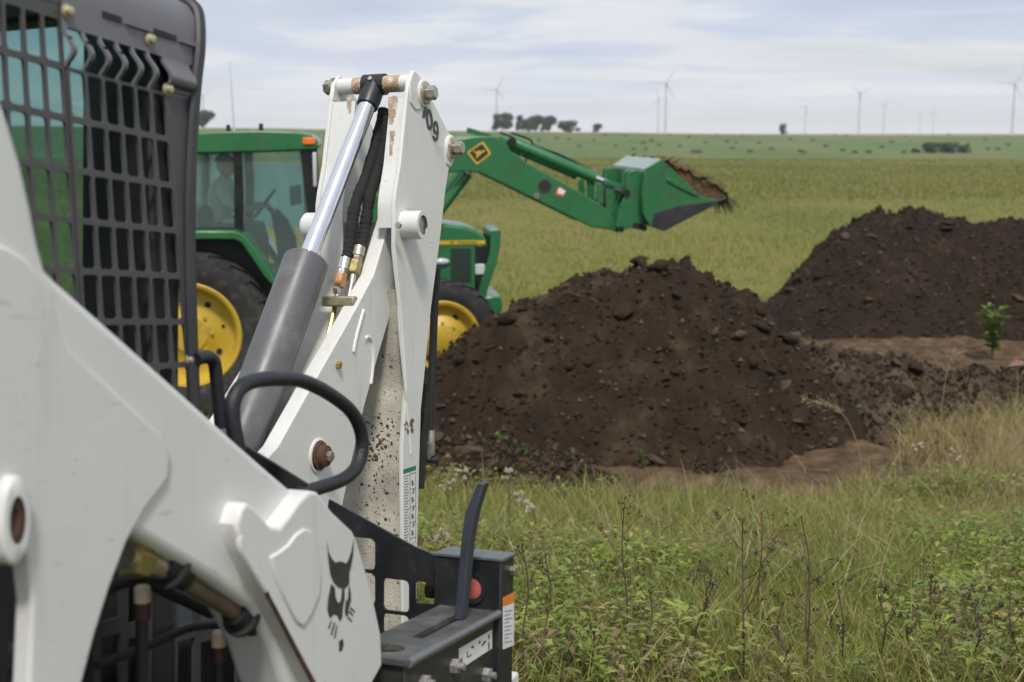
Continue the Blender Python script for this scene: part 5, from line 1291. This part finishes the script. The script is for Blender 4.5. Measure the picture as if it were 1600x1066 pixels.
bm = B(); bmesh.ops.create_uvsphere(bm, u_segments=20, v_segments=14, radius=.105, matrix=Matrix.Translation(hd) @ Matrix.Diagonal((.95, .78, 1.2, 1)))
for v in bm.verts:
    q = v.co - hd
    if q.x > .07 and abs(q.y) < .03: v.co.x += .022 * max(0, 1 - abs(q.z + .01) / .035)
    if q.z < -.05: v.co.x += .012
add_tube(bm, [hd + Vector((-.01, 0, -.2)), hd + Vector((0, 0, -.05))], .052, 12)
for s in (-1, 1): bmesh.ops.create_uvsphere(bm, u_segments=8, v_segments=6, radius=.028, matrix=Matrix.Translation(hd + Vector((-.012, .083 * s, -.012))) @ Matrix.Diagonal((.7, .35, 1.1, 1)))
obj('head', bm, SKIN, dv)
bm = B(); bmesh.ops.create_uvsphere(bm, u_segments=20, v_segments=12, radius=.112, matrix=Matrix.Translation(hd + Vector((-.006, 0, .045))) @ Matrix.Diagonal((1.0, .84, .85, 1)))
bmesh.ops.delete(bm, geom=[v for v in bm.verts if v.co.z < hd.z + .035], context='VERTS')
add_box(bm, (.07, -.07, .036), (.19, .07, .046), Matrix.Translation(hd)); obj('cap', bm, CAPM, dv)
for s in (-1, 1):
    hc_ = tv(408, 320, .17 * s) - doff
    bm = B(); add_box(bm, (-.03, -.04, -.016), (.05, .04, .016), Matrix.Translation(hc_))
    for k in range(4): add_tube(bm, [hc_ + Vector((.05, -.03 + .02 * k, 0)), hc_ + Vector((.085, -.03 + .02 * k, -.005)), hc_ + Vector((.09, -.03 + .02 * k, -.035))], .009, 6)
    add_tube(bm, [hc_ + Vector((0, -.04 * s, 0)), hc_ + Vector((.03, -.065 * s, -.01)), hc_ + Vector((.06, -.06 * s, -.02))], .01, 6)
    obj('hand', bm, SKIN, dv, bevel=.006)

# soil in the raised bucket
bl_ = empty('bucket_soil', TR.world(T(1088, 300, 0)), TR.euler()); setp(bl_, 'brown soil with straw heaped in the raised tractor bucket', 'soil load')
boff = T(1088, 300, 0)
n = 40; us = np.linspace(0, 1, n); vs_ = np.linspace(bv0 + .005, bv1 - .005, 60)
TL_ = [(1034, 250), (1048, 255), (1066, 264), (1086, 274), (1104, 283), (1122, 293), (1134, 301), (1139, 309)]
tp3 = [T(x, y, bv0) for x, y in TL_]; tx = np.linspace(0, 1, len(TL_))
a0, a1 = tp3[0], tp3[-1]
VV = []
for t in us:
    px3 = float(np.interp(t, tx, [p.x for p in tp3])); pz3 = float(np.interp(t, tx, [p.z for p in tp3]))
    for y in vs_:
        q = float(fbm(np.array([t * 9]), np.array([y * 6]), 4, 3)[0]); e_ = 1 - abs(2 * (y - bv0) / (bv1 - bv0) - 1)
        VV.append((px3 + q * .05 - boff.x, y, pz3 + q * .14 + .05 * min(1, e_ * 4) * math.sin(PI * t) - boff.z))
VV = np.array(VV); i = np.arange(n - 1)[:, None] * 60; j = np.arange(59)[None]
o = grid_obj('soil_heap', VV, np.stack([i + j, i + 60 + j, i + 61 + j, i + j + 1], -1).reshape(-1, 4), mat('strawy_soil', (.12, .075, .042), .95, var=.4, scale=9, col2=(.20, .16, .07), thr=(.55, .65), mscale=12, bump=.8, bscale=25, spec=.1)); o.parent = bl_
edge_ = [(1139, 310), (1126, 313), (1112, 315), (1096, 312), (1078, 298), (1060, 281), (1040, 262), (1032, 254)]
sk_ = [T(x + random.uniform(-1, 1), y + random.uniform(-1.5, 1.5), bv0) for x, y in TL_] + [T(x, y, bv0) for x, y in edge_]
o2 = obj('soil_face', add_plate(B(), [Vector((p.x - boff.x, bv0 + .034, p.z - boff.z)) for p in sk_], YV * .03), o.data.materials[0], bl_, smooth=False)
for k in range(26):
    q_ = random.random(); p = tp3[min(6, int(q_ * 7))].lerp(tp3[min(7, int(q_ * 7) + 1)], random.random()); c_ = bpy.data.objects.new('clod', CLODS[k % 9]); C.objects.link(c_); c_.parent = bl_
    c_.location = (p.x - boff.x, bv0 + .03 + random.random() * .5, p.z - boff.z - .02 - .10 * random.random()); r9 = random.uniform(.025, .065); c_.scale = (r9, r9, r9 * .8)
m_ = 1300; t = rng.random(m_) ** .7; y = rng.uniform(bv0, bv1 * .3, m_)
base = np.stack([np.interp(t, tx, [p.x for p in tp3]) - boff.x, y, np.interp(t, tx, [p.z for p in tp3]) - boff.z + .02 - .06 * rng.random(m_)], 1)
dirv = rng.normal(size=(m_, 3)) * np.array([.07, .05, .045]) + np.array([.04, 0, .0]); tipd = t > .86; dirv[tipd, 2] -= .14; dirv[tipd, 0] += .05
side_ = np.cross(dirv, rng.normal(size=(m_, 3))); side_ /= np.linalg.norm(side_, axis=1)[:, None]; side_ *= .007
VV = np.stack([base - side_, base + side_, base + dirv + side_ * .4, base + dirv - side_ * .4], 1).reshape(-1, 3)
o = grid_obj('straw', VV, np.arange(4 * m_).reshape(-1, 4), LEAFG, kind='stuff'); o.parent = bl_
colattr(o, np.repeat(np.array([[.22, .18, .07], [.11, .08, .04], [.16, .18, .06]])[rng.integers(0, 3, m_)], 4, 0))
# ------------------------------------------------------------------ grass and weeds
def blades(name, base, hgt, wid, lean, col, material=LEAFG, tipcol=None, **props):
    n = len(base); yaw = rng.uniform(0, 2 * PI, n)
    sx = np.stack([np.cos(yaw), np.sin(yaw), np.zeros(n)], 1) * wid[:, None] * .5
    V = np.empty((n, 7, 3))
    for k, t in enumerate((0, .4, .75)):
        c_ = base + lean * (t ** 1.8)[None] if False else base + lean * (t ** 1.8)
        c_ = c_.copy(); c_[:, 2] += hgt * (t - .18 * t * t)
        ww = (1.0, .85, .5)[k]
        V[:, 2 * k] = c_ - sx * ww; V[:, 2 * k + 1] = c_ + sx * ww
    tip = base + lean; tip[:, 2] += hgt * .82; V[:, 6] = tip
    idx = np.arange(n)[:, None] * 7
    q = np.array([[0, 1, 3, 2], [2, 3, 5, 4]]); tr_ = np.array([4, 5, 6])
    me = bpy.data.meshes.new(name); me.vertices.add(7 * n); me.vertices.foreach_set('co', V.reshape(-1).astype(np.float32))
    loops = np.concatenate([idx + q[0], idx + q[1], idx + tr_], 1).astype(np.int32)
    me.loops.add(loops.size); me.loops.foreach_set('vertex_index', loops.ravel())
    ls = (np.arange(n)[:, None] * 11 + np.array([0, 4, 8])).astype(np.int32).ravel()
    me.polygons.add(3 * n); me.polygons.foreach_set('loop_start', ls); me.update(calc_edges=True)
    me.materials.append(material); o = bpy.data.objects.new(name, me); C.objects.link(o); setp(o, **props)
    cc_ = np.repeat(col[:, None], 7, 1); colattr(o, cc_.reshape(-1, 3)); return o
PAL = np.array([[.125, .195, .034], [.205, .262, .050], [.295, .300, .076], [.375, .330, .125], [.430, .350, .195], [.25, .175, .10]])
def scatter(n, y0, y1, marg=1.0, wide=.44, p=1.0):
    y = np.sqrt(rng.uniform(y0 ** 2, y1 ** 2, n)) if p == 1 else y0 * (y1 / y0) ** rng.random(n)
    x = rng.uniform(-1, 1, n) * (wide * y + marg); return x, y
def keep_clear(x, y):
    """False inside the loader's and tractor's footprints and on the heaps"""
    dx, dy = x - SKO.x, y - SKO.y; u_ = dx * KF.x + dy * KF.y; v_ = dx * KL.x + dy * KL.y
    k = ~((u_ > -1.6) & (u_ < 1.2) & (np.abs(v_) < .85))
    k &= ~((u_ > 1.2) & (u_ < 3.1) & (np.abs(v_) < .45))
    for (cx, cy, rx, ry) in ((.9, 12.45, 2.9, 1.9), (7.1, 20.6, 3.3, 2.1), (4.15, 14.6, 1.9, 1.6)): k &= ((x - cx) / rx) ** 2 + ((y - cy) / ry) ** 2 > 1
    return k
def grass_cols(x, y, dry=0.0, seed=50, jit=.55):
    a = fbm(x * .55, y * .55, 3, seed) * 2.2 + fbm(x * 2.1, y * 2.1, 2, seed + 5) * 1.2 + rng.normal(0, jit, len(x)) + dry
    t = np.clip(a * 1.15 + 1.72, 0, 4.999); i = t.astype(int); f = (t - i)[:, None]
    c_ = PAL[i] * (1 - f) + PAL[np.minimum(i + 1, 5)] * f
    return c_ * rng.uniform(1 - jit * .45, 1 + jit * .45, (len(x), 1))
x, y = scatter(190000, 4.3, 12.8, .8)
sm = soilmask(x, y); k = (rng.random(len(x)) > sm * (.97 - .75 * sstep(.10, .25, fbm(x * 1.7, y * 1.7, 3, 81)))) & keep_clear(x, y); x, y = x[k], y[k]
tall = fbm(x * .8, y * .8, 3, 61)
h = (.11 + .17 * rng.random(len(x)) ** 1.5) * (1 + 1.6 * tall) * (1 + .7 * sstep(2.6, 4.2, x) * sstep(8.5, 10.5, y)); h[rng.random(len(x)) < .05] *= 1.7
la_ = rng.uniform(0, 2 * PI, len(x)); lm = h * rng.uniform(.15, .85, len(x))
lean = np.stack([np.cos(la_) * lm, np.sin(la_) * lm, np.zeros(len(x))], 1)
dry = sstep(6.5, 10.5, y) * .75 - .15 + .9 * sstep(2.5, 4.0, x) * sstep(8, 10, y) + 1.2 * fbm(x * .9, y * .9, 3, 44)
blades('meadow_grass', np.stack([x, y, H(x, y) - .015], 1), h, rng.uniform(.0032, .008, len(x)), lean, grass_cols(x, y, dry), label='mixed green and dry meadow grass between the loader and the dirt', category='grass', kind='stuff')
x, y = scatter(18000, 4.4, 12.4, .6)
k = (rng.random(len(x)) > soilmask(x, y) * .93) & keep_clear(x, y) & (fbm(x * .9, y * .9, 3, 85) + .12 * sstep(6, 9, y) > .0); x, y = x[k], y[k]
h = .10 + .22 * rng.random(len(x)); la_ = rng.uniform(0, 2 * PI, len(x)); lm = h * rng.uniform(.5, 1.8, len(x))
lean = np.stack([np.cos(la_) * lm, np.sin(la_) * lm, np.zeros(len(x))], 1)
blades('dead_grass', np.stack([x, y, H(x, y) - .01], 1), h, rng.uniform(.004, .009, len(x)), lean, np.array([[.42, .34, .20], [.34, .25, .13], [.26, .17, .10], [.48, .42, .28]])[rng.integers(0, 4, len(x))] * rng.uniform(.7, 1.2, (len(x), 1)), label='bent dead tan grass matted through the near meadow', category='grass', kind='stuff')
# prairie grass behind
x, y = scatter(120000, 12.5, 60, 2.0, p=2)
sm = soilmask(x, y) * (y < 30); k = (rng.random(len(x)) > sm * .99) & keep_clear(x, y); x, y = x[k], y[k]
h = (.08 + .15 * rng.random(len(x)) ** 1.5) * (1 + 1.2 * fbm(x * .2, y * .2, 3, 66)); la_ = rng.uniform(0, 2 * PI, len(x)); lm = h * rng.uniform(.1, .6, len(x))
lean = np.stack([np.cos(la_) * lm, np.sin(la_) * lm, np.zeros(len(x))], 1)
blades('prairie_grass', np.stack([x, y, H(x, y) - .02], 1), h, rng.uniform(.008, .02, len(x)) * (y / 20) ** .7, lean, grass_cols(x * .35, y * .14, .05 + .9 * fbm(x / 14., y / 5., 3, 90), 54, .28) * np.where(fbm(x / 9., y / 4., 3, 93)[:, None] > .02, np.array([[.70, .82, .66]]), np.array([[.86, .84, .80]])), label='tall yellow-green prairie grass behind the tractor and heaps', category='grass', kind='stuff')
x, y = scatter(90000, 60, 380, 4.0, p=2); k = rng.random(len(x)) > sstep(110, 380, y); x, y = x[k], y[k]
h = .12 + .22 * rng.random(len(x)); la_ = rng.uniform(0, 2 * PI, len(x)); lm = h * rng.uniform(.1, .5, len(x))
lean = np.stack([np.cos(la_) * lm, np.sin(la_) * lm, np.zeros(len(x))], 1)
blades('far_prairie_grass', np.stack([x, y, H(x, y) - .03], 1), h, rng.uniform(.05, .12, len(x)) * (y / 100), lean, grass_cols(x * .05, y * .02, .15, 58, .15) * .74, label='pale olive grass of the far field below the pasture', category='grass', kind='stuff')
# low broad-leaved cover
def leafquads(P0, dirs, size, cols, name, **props):
    n = len(P0); up = np.tile(np.array([0, 0, 1.]), (n, 1)); sd_ = np.cross(dirs, up); sd_ /= np.linalg.norm(sd_, axis=1)[:, None] + 1e-6
    nz = np.cross(sd_, dirs)
    m1 = P0 + dirs * (size * .5)[:, None]; tip = P0 + dirs * size[:, None] - nz * (size * .12)[:, None]
    V = np.stack([P0, m1 + sd_ * (size * .26)[:, None] + nz * (size * .08)[:, None], tip, m1 - sd_ * (size * .26)[:, None] + nz * (size * .08)[:, None]], 1).reshape(-1, 3)
    Q_ = (np.arange(n)[:, None, None] * 4 + np.array([[0, 1, 2], [0, 2, 3]])[None]).reshape(-1, 3)
    o = grid_obj(name, V, Q_, LEAFG, **props); o.data.polygons.foreach_set('use_smooth', np.zeros(len(o.data.polygons), bool))
    colattr(o, np.repeat(cols, 4, 0)); return o
npl = 6500
x, y = scatter(npl, 4.4, 10.5, .6)
dens = fbm(x * .7, y * .7, 3, 71) + .15 * (1 - sstep(5, 8.5, y)) - .10 + .05 * sstep(.5, 3, x)
k = (dens > .0) & keep_clear(x, y) & (soilmask(x, y) < .3); x, y = x[k], y[k]
L_ = 16; n = len(x) * L_
px_ = np.repeat(x, L_); py_ = np.repeat(y, L_); hh = np.repeat(rng.uniform(.14, .34, len(x)), L_); tt = rng.random(n)
ang = rng.uniform(0, 2 * PI, n); sp_r = .05 * rng.random(n)
tilt = np.repeat(rng.normal(0, .25, (len(x), 2)), L_, 0)
P0 = np.stack([px_ + np.cos(ang) * sp_r + tilt[:, 0] * hh * tt, py_ + np.sin(ang) * sp_r + tilt[:, 1] * hh * tt, H(px_, py_) + hh * (.15 + .85 * tt)], 1)
dr_ = np.stack([np.cos(ang), np.sin(ang), rng.uniform(-.2, .7, n)], 1); dr_ /= np.linalg.norm(dr_, axis=1)[:, None]
GP = np.array([[.18, .25, .045], [.23, .30, .055], [.28, .34, .08], [.17, .21, .07], [.32, .29, .10], [.24, .19, .09]])
cols = np.repeat(GP[rng.integers(0, 6, len(x))], L_, 0) * rng.uniform(.75, 1.25, (n, 1))
leafquads(P0, dr_, rng.uniform(.026, .060, n), cols, 'leafy_ground_cover', label='low broad-leaved green plants among the near meadow grass', category='ground cover', kind='stuff')

# single weeds
STALK = mat('dry_stalk', (.10, .065, .04), .8, var=.3, scale=40); STALKR = mat('reddish_stalk', (.14, .065, .04), .8, var=.3, scale=40)
SEED = mat('dark_seed_head', (.035, .026, .02), .9, var=.4, scale=60); STRAW = mat('straw_stem', (.30, .22, .12), .8, var=.25, scale=40)
FLUFF = mat('white_seed_fluff', (.50, .45, .39), .95, var=.2, scale=60); PETAL = mat('yellow_petal', (.75, .42, .02), .6, var=.15, scale=60)
def ground_dir(rx, ry, tx, ty):
    g_ = ground_at(rx, ry); dy = g_.y
    dd = ray(tx, ty); dd = dd / dd.y; return g_, EYE + dd * dy
def weed(rx, ry, tx, ty, seed, kind, label, group):
    r_ = random.Random(seed); g_, t_ = ground_dir(rx, ry, tx, ty); top = t_ - g_
    root = empty('dry_weed' if kind == 'dry' else 'seeding_thistle' if kind == 'thistle' else 'grass_plume', g_); setp(root, label, 'weed' if kind != 'plume' else 'grass stem', group)
    bend = Vector((r_.uniform(-.03, .03), r_.uniform(-.05, .05), 0))
    hl = top.length
    if kind == 'plume': mid = [Vector((0, 0, -.02)), Vector((top.x * .12, 0, top.z * .45)), Vector((top.x * .45, 0, top.z * .86)), top]
    else: mid = [Vector((0, 0, -.02)), top * .35 + bend, top * .7 - bend * .5, top]
    path = smoothpath(mid, 6); bm = B(); add_tube(bm, path, [.0048 - .0026 * i / len(path) for i in range(len(path))], 5)
    tips = [top]
    if kind == 'dry':
        for k in range(r_.randint(4, 8)):
            i = r_.randint(int(len(path) * .45), len(path) - 2); a = r_.uniform(0, 6.28); ln = hl * r_.uniform(.12, .3)
            dv_ = Vector((math.cos(a) * .6, math.sin(a) * .6, r_.uniform(.5, 1.1))) * ln
            e = path[i] + dv_; add_tube(bm, [path[i], path[i] + dv_ * .5 + Vector((0, 0, -.01)), e], [.0026, .002, .0014], 4); tips.append(e)
            if r_.random() < .6:
                d2 = Vector((r_.uniform(-1, 1), r_.uniform(-1, 1), r_.uniform(.2, 1))) * ln * .35; add_tube(bm, [e - dv_ * .3, e - dv_ * .3 + d2], [.0012, .0008], 4); tips.append(e - dv_ * .3 + d2)
        obj('stem', bm, r_.choice((STALK, STALKR, STALK)), root)
        bm = B()
        for e in tips:
            for k in range(r_.randint(2, 5)):
                q = e + Vector((r_.gauss(0, .006), r_.gauss(0, .006), r_.gauss(-.004, .009))); bmesh.ops.create_icosphere(bm, subdivisions=1, radius=r_.uniform(.003, .0065), matrix=Matrix.Translation(q) @ Euler((r_.random() * 3, r_.random() * 3, 0)).to_matrix().to_4x4() @ Matrix.Diagonal((.6, .8, 1.6, 1)))
        o = obj('seed_heads', bm, SEED, root); o['kind'] = 'stuff'
    elif kind == 'thistle':
        for k in range(4):
            e = top + Vector((r_.uniform(-.06, .06), r_.uniform(-.06, .06), r_.uniform(-.06, .02))); add_tube(bm, [path[int(len(path) * .7)], e], [.002, .001], 4); tips.append(e)
        obj('stem', bm, STALK, root)
        for e in tips:
            bm = B(); rr_ = r_.uniform(.010, .017)
            n_ = 70
            for k in range(n_):
                v_ = Vector((r_.gauss(0, 1), r_.gauss(0, 1), r_.gauss(.5, 1))).normalized(); s_ = v_.orthogonal().normalized() * .0016
                p1 = e + v_ * rr_ * .2; p2 = e + v_ * rr_ * r_.uniform(.7, 1.15)
                bm.faces.new([bm.verts.new(p1 - s_), bm.verts.new(p1 + s_), bm.verts.new(p2 + s_ * 2.2), bm.verts.new(p2 - s_ * 2.2)])
            bmesh.ops.create_icosphere(bm, subdivisions=2, radius=rr_ * .62, matrix=Matrix.Translation(e))
            obj('seed_fluff', bm, FLUFF, root)
    else:
        obj('stem', bm, STRAW, root)
        bm = B(); m0 = int(len(path) * .62)
        for k in range(46):
            i = r_.randint(m0, len(path) - 1); p = path[i]; f = 1 - (i - m0) / (len(path) - m0)
            tdir = (path[min(i + 1, len(path) - 1)] - path[i - 1]).normalized()
            dv_ = (tdir + Vector((r_.gauss(0, .5), r_.gauss(0, .5), r_.gauss(-.1, .4)))).normalized() * hl * r_.uniform(.04, .14) * (.4 + f)
            e = p + dv_; add_tube(bm, [p, e], [.0008, .0016], 4)
            s_ = dv_.orthogonal().normalized() * .004
            bm.faces.new([bm.verts.new(e), bm.verts.new(e + dv_.normalized() * .012 + s_), bm.verts.new(e + dv_.normalized() * .026), bm.verts.new(e + dv_.normalized() * .012 - s_)])
        o = obj('seed_plume', bm, STRAW, root); o['kind'] = 'stuff'
    return root
DW = [((862, 1085), (852, 868)), ((833, 1085), (815, 850)), ((975, 1030), (975, 792)), ((1098, 1060), (1098, 885)), ((1162, 1078), (1160, 815)), ((1186, 1000), (1190, 798)), ((1278, 1055), (1252, 810)), ((1262, 1082), (1265, 905)),
      ((1395, 1085), (1372, 930)), ((1468, 1080), (1455, 900)), ((1328, 1085), (1310, 925)), ((918, 1085), (930, 985)), ((1540, 1085), (1520, 945)), ((1012, 1075), (1016, 925)), ((1470, 770), (1464, 672)), ((1510, 790), (1520, 682)), ((1590, 1085), (1578, 930)), ((1215, 1088), (1225, 940)), ((900, 1088), (888, 1000)), ((1430, 1088), (1418, 960))]
for i, (a, b) in enumerate(DW): weed(*a, *b, 200 + i, 'dry', 'tall dry brown weed stalk with dark seed heads in the near grass', 'dry weed stalks')
TH_ = [((737, 850), (728, 735)), ((800, 850), (793, 737)), ((706, 842), (702, 754)), ((836, 862), (832, 792)), ((690, 905), (690, 828)), ((808, 830), (806, 772)), ((1082, 1065), (1076, 1020)), ((1440, 748), (1437, 694)), ((1497, 768), (1491, 706)), ((1592, 790), (1594, 748))]
for i, (a, b) in enumerate(TH_): weed(*a, *b, 300 + i, 'thistle', 'thistle gone to white fluffy seed in the meadow grass', 'seeding thistles')
weed(1348, 750, 1262, 624, 401, 'plume', 'single drooping straw-coloured grass plume before the tall heap', None)
weed(1466, 700, 1492, 553, 402, 'plume', 'single upright straw-coloured grass plume before the low spoil', None)
weed(1562, 745, 1545, 655, 403, 'plume', 'short pale grass plume among the brown grass by the trench', None)
# yellow flower
g_, t_ = ground_dir(1562, 1015, 1558, 960); root = empty('yellow_flower', g_); setp(root, 'single small orange-yellow daisy-like flower in the near grass', 'flower'); tp_ = t_ - g_
bm = B(); add_tube(bm, smoothpath([Vector((0, 0, -.02)), tp_ * .5 + Vector((.006, 0, 0)), tp_]), .0018, 5); obj('stem', bm, mat('green_stem', (.06, .10, .03), .7), root)
for k in range(12):
    a = 2 * PI * k / 12; bm = B(); c1 = Vector((math.cos(a), math.sin(a), .35)); s_ = Vector((-math.sin(a), math.cos(a), 0)) * .005
    bm.faces.new([bm.verts.new(tp_ + c1 * .004), bm.verts.new(tp_ + c1 * .014 + s_), bm.verts.new(tp_ + c1 * .024), bm.verts.new(tp_ + c1 * .014 - s_)]); obj('petal', bm, PETAL, root)
bm = B(); bmesh.ops.create_icosphere(bm, subdivisions=2, radius=.007, matrix=Matrix.Translation(tp_ + Vector((0, 0, .003)))); obj('flower_centre', bm, PETAL, root)
# leafy weeds
def leafy(rx, ry, tx, ty, spread, nst, seed, label, colr):
    r_ = np.random.default_rng(seed); g_, t_ = ground_dir(rx, ry, tx, ty); hh = (t_ - g_).z
    root = empty('leafy_weed', g_); setp(root, label, 'plant')
    bm = B(); P0 = []; D0 = []; Sz = []
    for k in range(nst):
        a = r_.uniform(0, 2 * PI); e = Vector((math.cos(a) * spread * r_.random(), math.sin(a) * spread * r_.random(), hh * r_.uniform(.6, 1.0))) + Vector(((t_ - g_).x * .8, 0, 0)); m_ = Vector((e.x * .35, e.y * .35, e.z * .55))
        path = smoothpath([Vector((0, 0, -.02)), m_, e], 6); add_tube(bm, path, .003, 5)
        for q in range(14):
            i = r_.integers(3, len(path)); an = r_.uniform(0, 2 * PI); dv_ = np.array([math.cos(an), math.sin(an), r_.uniform(-.1, .8)]); P0.append(np.array(path[i])); D0.append(dv_ / np.linalg.norm(dv_)); Sz.append(r_.uniform(.35, .8) * spread * .75)
    obj('stem', bm, mat('green_stem', (.06, .10, .03), .7), root)
    n_ = len(P0); o = leafquads(np.array(P0), np.array(D0), np.array(Sz), np.array(colr)[None] * r_.uniform(.7, 1.3, (n_, 1)), 'leaves'); o.parent = root; o['kind'] = 'stuff'
leafy(778, 738, 775, 678, .16, 16, 1, 'bright green leafy weed clump at the foot of the long heap', (.10, .17, .04))
leafy(820, 745, 815, 690, .10, 8, 2, 'smaller green leafy weed beside the bright clump', (.085, .15, .04))
leafy(888, 742, 886, 702, .06, 4, 3, 'thin pale green seedling at the foot of the long heap', (.12, .18, .05))
leafy(1005, 735, 998, 688, .07, 4, 4, 'pale green seedling on bare soil before the long heap', (.12, .18, .05))
leafy(1340, 668, 1338, 640, .10, 7, 5, 'small dark green rosette on the bare brown soil', (.05, .12, .04))
leafy(1550, 560, 1556, 480, .27, 13, 6, 'yellow-green leafy shoot standing up at the trench edge', (.16, .22, .05))
# red scrap by the trench
g_ = ground_at(1572, 588); root = empty('red_board', g_ , (R(8), R(-28), R(35))); setp(root, 'weathered red board lying tilted at the trench edge', 'board')
bm = B(); add_box(bm, (-.32, -.06, -.02), (.32, .07, .03)); obj('board', bm, mat('weathered_red', (.22, .065, .05), .8, var=.3, scale=10, col2=(.20, .17, .15), thr=(.45, .6), mscale=9), root, bevel=.006)

# ------------------------------------------------------------------ haze in the air
bm = B(); add_box(bm, (-7200, -7200, -14.5), (7200, 7200, 131))
hm = bpy.data.materials.new('thin_haze'); hm.use_nodes = True; t = hm.node_tree; t.nodes.clear()
o_ = N(t, 'ShaderNodeOutputMaterial'); pvn = N(t, 'ShaderNodeVolumePrincipled'); pvn.inputs['Color'].default_value = (.93, .96, 1, 1); pvn.inputs['Density'].default_value = .00013; pvn.inputs['Anisotropy'].default_value = 0.0
t.links.new(pvn.outputs[0], o_.inputs['Volume'])
hzb = obj('haze', bm, hm, smooth=False); setp(hzb, kind='stuff')
hzb['label'] = 'thin pale haze in the air over the prairie'
